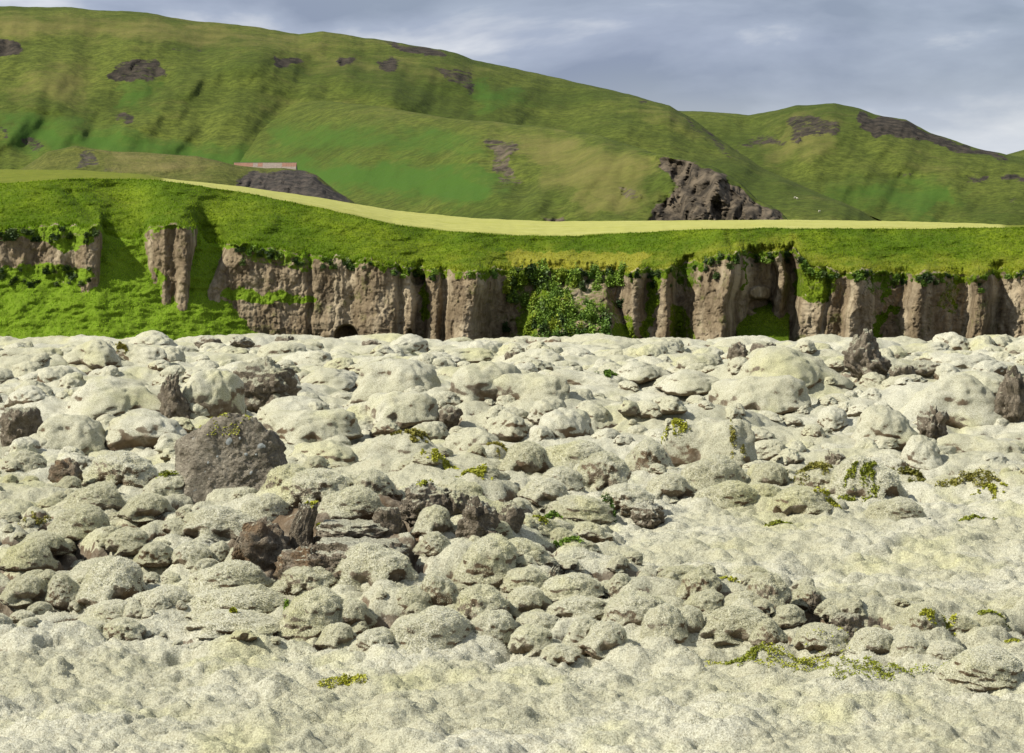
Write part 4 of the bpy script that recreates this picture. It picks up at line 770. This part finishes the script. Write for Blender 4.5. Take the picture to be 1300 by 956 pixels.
def put(name, me, co, sc, label, cat, group, tilt=0.0):
    o = link(name, me, None, None, label, cat, group); o.location = co; o.scale = sc; o.rotation_euler = (tilt, 0, random.uniform(0, 6.3)); return o
# bushes of the vegetated gully
for i in range(150):
    qx = random.gauss(715, 38); qy = random.uniform(348, 432)
    if i < 26: qx = random.uniform(648, 790); qy = random.uniform(342, 356)
    if i > 105: qx = random.uniform(652, 770); qy = random.uniform(375, 432)
    if not 642 < qx < 795: continue
    if 720 < qx < 760 and 366 < qy < 384: continue
    c = cliff_at(qx, qy); s_ = random.uniform(0.7, 1.75); k = random.random()
    yel = k < 0.30 and qx < 745; mm = (SH_Y if yel else SH_D if k > 0.80 else SH_G)[i % 4]
    lab = ('yellow-green flowering angelica clump in the cliff gully' if yel else 'dark leafy shrub in the shaded cliff gully' if k > 0.80 else 'bright green leafy bush growing in the cliff gully')
    put('bush', mm, c + Vector((0, -0.25, -0.35 * s_)), (s_, s_ * 0.8, s_ * random.uniform(0.8, 1.2)), lab, 'bush', 'bushes in the cliff gully, ' + ('yellow' if yel else 'dark' if k > 0.8 else 'green'))
# plants along the cliff rim and on ledges
for i in range(170):
    qx = random.uniform(292, 1310)
    if 642 < qx < 790 and random.random() < 0.5: continue
    qy = float(I(qx, RIM)) + random.uniform(-1, 10) * (1 if random.random() < 0.75 else 2.2)
    c = cliff_at(qx, qy); s_ = random.uniform(0.35, 0.95); dk = random.random() < 0.55
    put('rim_plant', (SH_D if dk else SH_R)[i % 4], c + Vector((0, -0.12, -0.4 * s_)), (s_ * 1.3, s_ * 0.7, s_ * 0.8), 'dark green plant tuft hanging over the cliff rim' if dk else 'fresh green plant tuft rooted on the cliff rim', 'plant', 'dark plants along the cliff rim' if dk else 'green plants along the cliff rim')
for i in range(46):
    qx = random.uniform(0, 122); qy = random.choice((random.uniform(288, 306), random.uniform(335, 362)))
    c = cliff_at(qx, qy); s_ = random.uniform(0.4, 1.0)
    put('ledge_plant', SH_D[i % 4], c + Vector((0, -0.15, -0.35 * s_)), (s_ * 1.4, s_ * 0.7, s_ * 0.75), 'dark green shrub on the mossy crag above the left talus', 'plant', 'shrubs on the left crag')

# ------------------------------------------------------------------ mossy mounds as individuals
SHORT = 'dark skyline knob;mossy skyline knob;blocky skyline knob;cave-front knob;crooked spire;layered outcrop;streaked lava block;rusty lava block;leaning brown lump;tall pinnacle;crumbled ledge;craggy block;brown stump;square block;rubble heap;brown pedestal;square dark stone;flat brown stone;wrinkled grey knob;upright slab;long flat slab;upper slab;soil bank;brown rubble;wrinkled brown hump;twisted lump;small mossy lump;pointed tooth;pitted lump;dark shard;crumbly foot lump;broad crust lump;low soil lump;mossy hump;knobbly lump;little dark stone;wedged stone'.split(';')
REFS = [r_[:5] + [tuple(r_[5]) + (SHORT[i],)] for i, r_ in enumerate(ROCKS)] + [[BX, BY + 1, BW, 2.6, BH, (0,) * 8 + ('big boulder',)]]
def mound_label(kd, x, y, w):
    p = 650 + x / y * F
    if y < 80: z_ = 'on the front rubble ridge'
    elif y < 105: z_ = 'behind the smooth moss plain' if p > 640 else 'around the large boulder'
    elif y < 140: z_ = 'in the middle of the lava field'
    else: z_ = 'on the far lava field below the cliff'
    k = {'c': 'rounded moss cushion', 'l': 'long moss mound', 'w': 'lumpy worn moss cushion'}[kd]
    size = 'tiny' if w < 0.75 else 'small' if w < 1.15 else 'middling' if w < 1.9 else 'large' if w < 3 else 'huge'
    d = sorted((math.hypot(r_[0] - x, (r_[1] - y) * 0.8), r_[5][8]) for r_ in REFS)
    if d[0][0] < w * 0.5 + 1.0: z_ = 'touching the ' + d[0][1]
    elif d[1][0] < 9: z_ = 'between the %s and the %s' % (d[0][1], d[1][1])
    elif d[0][0] < 10: z_ = 'near the ' + d[0][1]
    return size + ' ' + k + ' ' + z_
def put_mound(x, y, w, dp, h, kd, i, yaw):
    src_ = PROTO if y < 100 else FARP
    o = link('moss_mound', src_[kd][i % len(src_[kd])], None, None, mound_label(kd, x, y, w), 'moss mound', None); o['group'] = o['label']
    z = float(zg(x, y - dp * 0.3)); sink = 0.42
    z = float(G(x, y)) + 0.14
    o.location = (x, y, z - h * sink); o.scale = (w * 1.28, dp * 1.35, h * (1 + sink) * 1.03); o.rotation_euler = (random.uniform(-0.08, 0.08), random.uniform(-0.14, 0.14), yaw)
for i, (x, y, w, dp, h, kd) in enumerate(placed):
    put_mound(x, y, w, dp, h, kd, i * 5 + 1, random.uniform(-0.35, 0.35) + (math.pi if i % 2 else 0))
n = 0
while n < 125:
    y = math.sqrt(random.uniform(58 ** 2, 205 ** 2)); x = y * random.uniform(-0.2, 0.2)
    if n < 55: y = random.uniform(60, 80); x = y * random.uniform(-0.2, 0.2)
    if random.random() < float(plain_mask(np.array(x), np.array(y))) * 1.2: continue
    if 64 < y < 72 and 285 < 650 + x / y * F < 545: continue
    w = random.uniform(0.4, 1.1) * (1 + max(0, y - 80) / 70)
    if (((OC[:, 0] - x) / (OC[:, 2] + w * 0.4)) ** 2 + ((OC[:, 1] - y) / (OC[:, 3] + w * 0.5)) ** 2 < 1).any(): continue
    kd = random.choice('cclww'); h = w * random.uniform(0.35, 0.55) * (0.7 if kd == 'l' else 1)
    put_mound(x, y, w * (1.5 if kd == 'l' else 1), w * 0.9, h, kd, random.randrange(6), random.uniform(-0.5, 0.5)); n += 1

PATCH = [  # px, py, w, h(height of plants, px), material, label
 (1000, 838, 150, 11, 'g', 'broad yellow-green moss bed in the front hollow'), (1105, 852, 150, 9, 'g', 'long yellow-green moss strip beside the broad front moss bed'), (955, 832, 70, 13, 'g', 'thick yellow-green moss clump at the end of the broad front bed'),
 (560, 584, 52, 8, 'g', 'green moss streak between worn cushions of the middle ridge'), (600, 600, 56, 8, 'g', 'larger green moss streak below the middle ridge cushions'), (525, 552, 40, 9, 'o', 'olive moss patch at the foot of a brown lava lump'), (640, 572, 40, 6, 'o', 'thin olive moss seam beside a middle ridge cushion'),
 (770, 477, 24, 8, 'l', 'bright green grass tuft on the far field'), (845, 558, 44, 13, 'g', 'fresh green leafy willow plant on the middle ridge'), (934, 574, 22, 26, 'o', 'dark olive moss ball clinging to a moss dome'), (1245, 659, 46, 7, 'g', 'bright green moss patch at the right of the smooth plain'),
 (1235, 610, 70, 14, 'o', 'wide olive heath patch below the overhanging dome'), (1160, 605, 50, 10, 'o', 'small olive heath patch beside the wide heath patch'), (1035, 594, 60, 11, 'o', 'olive moss fringe beside the wrinkled lava knob'), (1048, 636, 32, 6, 'g', 'small green moss patch between round cushions'),
 (990, 664, 36, 6, 'g', 'green moss sliver at the back edge of the plain'), (922, 736, 36, 4, 'g', 'thin green moss sliver on the smooth plain'), (1095, 634, 50, 6, 'g', 'long green moss seam behind the plain'), (1260, 633, 36, 5, 'g', 'short green moss seam near the olive heath'), (1262, 782, 44, 5, 'g', 'flat green moss patch in the front right plain'),
 (1212, 795, 30, 5, 'g', 'small flat green patch beside a worn cushion'), (700, 658, 30, 8, 'l', 'scattered green seedlings behind the front ridge'), (720, 690, 40, 6, 'l', 'pale green dwarf willow at the plain edge'), (778, 655, 24, 18, 'l', 'upright pale green willow sprig by the plain'),
 (395, 650, 24, 6, 'g', 'green moss tuft on top of the front outcrop'), (40, 660, 34, 12, 'o', 'olive moss tuft at the left field margin'), (208, 606, 24, 7, 'g', 'green moss at the left foot of the boulder'), (295, 780, 9, 10, 'g', 'tiny yellow-green plant on the front rubble'), (362, 775, 10, 14, 'l', 'tiny leafy sprig between two front cushions'),
 (440, 868, 60, 6, 'g', 'green moss strip in the foreground hollow'), (1180, 790, 20, 4, 'g', 'green sliver behind a front cushion'), (690, 665, 22, 5, 'g', 'green moss beside scattered seedlings'), (540, 618, 20, 5, 'g', 'green moss crumb near the wrinkled hump'), (1290, 815, 30, 5, 'g', 'green crumb at the right front edge'), (150, 447, 20, 5, 'o', 'olive moss spot on the far left mound')]
PSPOT = [(*hit(p_[0], p_[1]), max(0.5, p_[2] * 0.5 * 90 / F)) for p_ in PATCH]
# the countless smaller cushions between them: one scattered ground-cover object
def scatter_cushions(name, label, sources, pts, scl, rot):
    n_ = len(pts); me = bpy.data.meshes.new(name); me.vertices.add(n_); me.vertices.foreach_set('co', np.asarray(pts, np.float32).ravel())
    for a, arr in (('sc', scl), ('rot', rot)):
        at_ = me.attributes.new(a, 'FLOAT_VECTOR', 'POINT'); at_.data.foreach_set('vector', np.asarray(arr, np.float32).ravel())
    me.update(); o = link(name, me, None, kind='stuff', label=label, cat='moss')
    ng = bpy.data.node_groups.new(name, 'GeometryNodeTree'); ng.interface.new_socket('Geometry', in_out='INPUT', socket_type='NodeSocketGeometry'); ng.interface.new_socket('Geometry', in_out='OUTPUT', socket_type='NodeSocketGeometry')
    N, L = ng.nodes, ng.links; gi = N.new('NodeGroupInput'); go = N.new('NodeGroupOutput'); mp = N.new('GeometryNodeMeshToPoints'); ip = N.new('GeometryNodeInstanceOnPoints'); jn = N.new('GeometryNodeJoinGeometry')
    for so_ in sources:
        oi = N.new('GeometryNodeObjectInfo'); oi.inputs['Object'].default_value = so_; oi.inputs['As Instance'].default_value = True; L.new(oi.outputs['Geometry'], jn.inputs[0])
    def na(nm):
        q = N.new('GeometryNodeInputNamedAttribute'); q.data_type = 'FLOAT_VECTOR'; q.inputs['Name'].default_value = nm; return q.outputs['Attribute']
    ip.inputs['Pick Instance'].default_value = True; ix = N.new('FunctionNodeRandomValue'); ix.data_type = 'INT'
    ix.inputs[4].default_value = 0; ix.inputs[5].default_value = len(sources) - 1; L.new(ix.outputs[2], ip.inputs['Instance Index'])
    L.new(gi.outputs[0], mp.inputs[0]); L.new(mp.outputs[0], ip.inputs['Points']); L.new(jn.outputs[0], ip.inputs['Instance']); L.new(na('sc'), ip.inputs['Scale']); L.new(na('rot'), ip.inputs['Rotation']); L.new(ip.outputs[0], go.inputs[0])
    o.modifiers.new('scatter', 'NODES').node_group = ng; return o
src, srcf, seen_ = [], [], set()
for o_ in list(COL.objects):
    if o_.name.startswith('moss_mound') and o_.data.name not in seen_: seen_.add(o_.data.name); (src if len(o_.data.materials) > 1 else srcf).append(o_)
gq = np.random.default_rng(909); pts, scl, rot = [], [], []
while len(pts) < 1500:
    y = 57 * (205 / 57.0) ** gq.random(); x = y * gq.uniform(-0.225, 0.225)
    if gq.random() < float(plain_mask(np.array(x), np.array(y))) * 1.05: continue
    if 64 < y < 73 and 285 < 650 + x / y * F < 600 and gq.random() < 0.85: continue
    if any(abs(x - a_) < r_ and abs(y - b_) < r_ * 1.3 for a_, b_, r_ in PSPOT): continue
    w = gq.uniform(0.22, 0.62) * (1 + max(0, y - 65) / 60); h = w * gq.uniform(0.4, 0.75); z = float(zg(x, y))
    if y > 100: w *= gq.uniform(1.0, 1.7); h = w * gq.uniform(0.38, 0.55); z -= h * 0.1
    pts.append((x, y, z - h * 0.42)); scl.append((w * gq.uniform(1, 1.7), w, h * 1.3)); rot.append((gq.normal(0, 0.12), gq.normal(0, 0.15), gq.uniform(0, 6.28)))
pa, sa, ra = np.array(pts), np.array(scl), np.array(rot); nr_m = pa[:, 1] < 100
scatter_cushions('moss_cushions', 'small shaggy moss cushions crowding the front lava rubble between the larger mounds', src[:8], pa[nr_m], sa[nr_m], ra[nr_m])
scatter_cushions('moss_cushions', 'low smooth moss cushions crowding the far lava field between the larger mounds', srcf[:6], pa[~nr_m], sa[~nr_m], ra[~nr_m])

# ------------------------------------------------------------------ green patches on the lava field
bpy.context.view_layer.update(); dg = bpy.context.evaluated_depsgraph_get()
def see(qx, qy):
    ok_, loc_, *_ = SC.ray_cast(dg, Vector((0, 0, CZ)), Vector(((qx - 650) / F, 1, -(qy - HZ) / F)).normalized()); return loc_ if ok_ else Vector((*hit(qx, qy), 0))
def drape(lx, ly, z0):
    o_ = np.empty(len(lx))
    for q_, (a_, b_) in enumerate(zip(lx, ly)):
        ok_, loc_, *_ = SC.ray_cast(dg, Vector((a_, b_, z0 + 1.2)), Vector((0, 0, -1))); o_[q_] = loc_.z if ok_ else z0
    return o_
for i, (qx, qy, w, hp, k, lab) in enumerate(PATCH):
    sp_ = see(qx, qy); hx, hy, hz = sp_; hy += 0.15; W = w * hy / F; Hh = hp * hy / F; g = np.random.default_rng(500 + i); nl = int(np.clip(W * W * 0.45 * 3600, 400, 3000)); sz = max(0.022, 0.00048 * hy)
    D_ = W * (0.75 if k != 'l' else 0.7)
    a = g.uniform(0, 2 * math.pi, nl); q = np.sqrt(g.random(nl)); lob = 1 + 0.35 * np.sin(a * 3 + i) + 0.2 * np.sin(a * 5 + 2 * i)
    lx = hx + np.cos(a) * q * W * 0.5 * lob; ly = hy + np.sin(a) * q * D_ * 0.5 * lob
    keep = fbm(lx * 2.2, ly * 2.2, 3, 600 + i) + 0.55 > q * 0.75; lx, ly, q = lx[keep], ly[keep], q[keep]; m = len(lx)
    if m < 20: continue
    lz = drape(lx, ly, hz) + g.random(m) ** (1.4 if k != 'l' else 0.8) * Hh * (1 - 0.6 * q) * (0.75 + 0.5 * fbm(lx * 3, ly * 3, 2, 7)) * (0.85 if k != 'l' else 1.1) + 0.03
    nrm = g.normal(size=(m, 3)); nrm[:, 2] = np.abs(nrm[:, 2]) + 0.5; nrm /= np.linalg.norm(nrm, axis=1)[:, None]; t_ = np.cross(nrm, g.normal(size=(m, 3))); t_ /= np.linalg.norm(t_, axis=1)[:, None]; b_ = np.cross(nrm, t_); s_ = g.uniform(0.6, 1.4, (m, 1)) * sz
    Pc = np.stack([lx - hx, ly - hy, lz - hz], 1)
    Vv = np.stack([Pc - t_ * s_, Pc - b_ * s_ * 0.6, Pc + t_ * s_ - nrm * s_ * 0.2, Pc + b_ * s_ * 0.6], 1)
    mat = {'g': M_PATCH, 'o': M_PATCH_D, 'l': M_LEAF}[k]
    o = link('moss_patch' if k != 'l' else 'small_plant', fast_mesh('moss_patch', Vv.reshape(-1, 3), np.arange(m * 4).reshape(m, 4)), mat, None, lab, 'moss' if k != 'l' else 'plant'); o.location = (hx, hy, hz)
# moss crown of the boulder
tops = bpts[(P[:, 2] > 0.80) & (P[:, 0] < 0.12) & (P[:, 0] > -0.28)]; g = np.random.default_rng(77); tp = tops[g.integers(0, len(tops), 2600)]; tp = tp[fbm(tp[:, 0] * 2.5, tp[:, 2] * 2.5, 2, 3) > 0.05]
m = len(tp); nrm = g.normal(size=(m, 3)); nrm[:, 2] = np.abs(nrm[:, 2]) + 0.6; nrm /= np.linalg.norm(nrm, axis=1)[:, None]; t_ = np.cross(nrm, g.normal(size=(m, 3))); t_ /= np.linalg.norm(t_, axis=1)[:, None]; b_ = np.cross(nrm, t_)
tp = tp + nrm * g.uniform(0, 0.03, (m, 1)); Vv = np.stack([tp - t_ * .03, tp - b_ * .02, tp + t_ * .03, tp + b_ * .02], 1).reshape(-1, 3)
inv = np.array([BW, 2.6, BH * 1.18]); o = link('moss_crown', fast_mesh('moss_crown', (Vv - np.array(bo.location)) / inv, np.arange(m * 4).reshape(m, 4)), M_PATCH, bo)

# ------------------------------------------------------------------ farm building behind the low hill
FY = 660.0; fm = FY / F
fb = empty('farm_shed', (X_at(337, FY), FY, CZ - (219 - HZ) / F * FY - 2.2), 'long low farm shed with pale corrugated roof and rust-red sheets', 'shed')
Lh, Wd, Wh, Rh = 78 * fm / 2, 3.4, 2.4, 2.2
def boxmesh(name, x0, x1, y0, y1, z0, z1):
    bm = bmesh.new(); bmesh.ops.create_cube(bm, size=1)
    for v in bm.verts: v.co = ((v.co.x + .5) * (x1 - x0) + x0, (v.co.y + .5) * (y1 - y0) + y0, (v.co.z + .5) * (z1 - z0) + z0)
    me = bpy.data.meshes.new(name); bm.to_mesh(me); bm.free(); return me
M_WALL = plain('shed_wall', (0.34, 0.33, 0.28)); M_RG = plain('roof_sheet_grey', (0.25, 0.205, 0.165), 0.8); M_RR = plain('roof_sheet_red', (0.25, 0.14, 0.095), 0.8); M_DOOR = plain('shed_door', (0.20, 0.10, 0.07))
link('wall', boxmesh('wall', -Lh, Lh, -Wd, Wd, -2.5, Wh), M_WALL, fb)
for sx in (-1, 1):
    bm = bmesh.new(); x = sx * Lh; th = 0.12 * sx
    a = [bm.verts.new((x - th, -Wd, Wh + 0.003)), bm.verts.new((x - th, Wd, Wh + 0.003)), bm.verts.new((x - th, 0, Wh + Rh))]; b = [bm.verts.new((v.co.x + th - 0.004 * sx, v.co.y, v.co.z)) for v in a]
    bm.faces.new(a); bm.faces.new(b[::-1])
    for i in range(3): bm.faces.new((a[i], b[i], b[(i + 1) % 3], a[(i + 1) % 3]))
    bmesh.ops.recalc_face_normals(bm, faces=bm.faces); me = bpy.data.meshes.new('gable'); bm.to_mesh(me); bm.free(); link('gable', me, M_WALL, fb)
roof = link('roof', boxmesh('roof', -Lh - 0.2, Lh + 0.2, -0.15, 0.15, Wh + Rh - 0.02, Wh + Rh + 0.12), M_RG, fb)
npan = 13; pw = (2 * Lh + 0.3) / npan
for sgn in (-1, 1):
    for tier in (0, 1):
        for i in range(npan):
            x0 = -Lh - 0.15 + i * pw; nx = 8; Vq = []; q0, q1 = (0.0, 0.46) if tier == 0 else (0.445, 1.06)
            for j in range(nx + 1):
                for q in (q0, q1):
                    xx = x0 + (pw - 0.02) * j / nx; yy = sgn * Wd * q; zz = Wh + Rh * (1 - q) + 0.05 + 0.03 * (j % 2) - 0.012 * tier
                    Vq.append((xx, yy, zz))
            Q = [[2 * j, 2 * j + 1, 2 * j + 3, 2 * j + 2] for j in range(nx)]
            red = (tier == 0 and (i >= npan - 3 or i in (0, 1, 2, 3, 5))) 
            link('roof_sheet', fast_mesh('roof_sheet', Vq, Q), M_RR if red else M_RG, roof)
for i in range(4): link('door' if i == 1 else 'window', boxmesh('opening', -8 + i * 5 - 0.6, -8 + i * 5 + 0.6, -Wd - 0.06, -Wd - 0.003, 0.2 if i == 1 else 0.9, 1.9), M_DOOR, fb)

# ------------------------------------------------------------------ sheep on the far slope
def sheep_mesh():
    bm = bmesh.new(); sk = [((-0.42, 0, 0.72), .26), ((0, 0, 0.70), .30), ((0.38, 0, 0.74), .25), ((0.62, 0, 0.90), .14), ((0.80, 0, 0.86), .09),
                            ((-0.40, .14, 0.40), .07), ((-0.44, .14, 0.20), .045), ((-0.40, .14, 0.02), .04), ((-0.40, -.14, 0.40), .07), ((-0.44, -.14, 0.20), .045), ((-0.40, -.14, 0.02), .04),
                            ((0.36, .14, 0.40), .065), ((0.38, .14, 0.20), .045), ((0.36, .14, 0.02), .04), ((0.36, -.14, 0.40), .065), ((0.38, -.14, 0.20), .045), ((0.36, -.14, 0.02), .04)]
    vs = [bm.verts.new(p) for p, r_ in sk]
    for a, b in ((0, 1), (1, 2), (2, 3), (3, 4), (0, 5), (5, 6), (6, 7), (0, 8), (8, 9), (9, 10), (2, 11), (11, 12), (12, 13), (2, 14), (14, 15), (15, 16)): bm.edges.new((vs[a], vs[b]))
    me = bpy.data.meshes.new('sheep'); bm.to_mesh(me); bm.free(); o = bpy.data.objects.new('tmp', me); COL.objects.link(o)
    md = o.modifiers.new('s', 'SKIN')
    for v, (p, r_) in zip(me.skin_vertices[0].data, sk): v.radius = (r_, r_)
    me.skin_vertices[0].data[1].use_root = True; o.modifiers.new('d', 'SUBSURF').levels = 2
    dg = bpy.context.evaluated_depsgraph_get(); r_ = bpy.data.meshes.new_from_object(o.evaluated_get(dg)); bpy.data.objects.remove(o); r_.name = 'sheep'; return r_
sm = sheep_mesh(); sm.materials.clear(); sm.materials.append(plain('fleece', (0.52, 0.48, 0.38)))
bpy.context.view_layer.update(); dg = bpy.context.evaluated_depsgraph_get()
for qx, qy, rz, lab in ((1009, 252, 0.2, 'white sheep grazing as one of a pair on the hillside'), (1012, 253, 2.6, 'white sheep grazing as one of a pair on the hillside'), (1040, 269.5, 0.4, 'lone white sheep lower on the hillside')):
    d = Vector(((qx - 650) / F, 1, -(qy - HZ) / F)).normalized(); ok, loc, *_ = SC.ray_cast(dg, Vector((0, 0, CZ)), d)
    if ok:
        o = link('sheep', sm, None, None, lab, 'sheep', 'sheep on the hillside'); o.location = loc + Vector((0, -0.3, -0.02)); o.rotation_euler = (0, 0, rz); o.scale = (0.75,) * 3
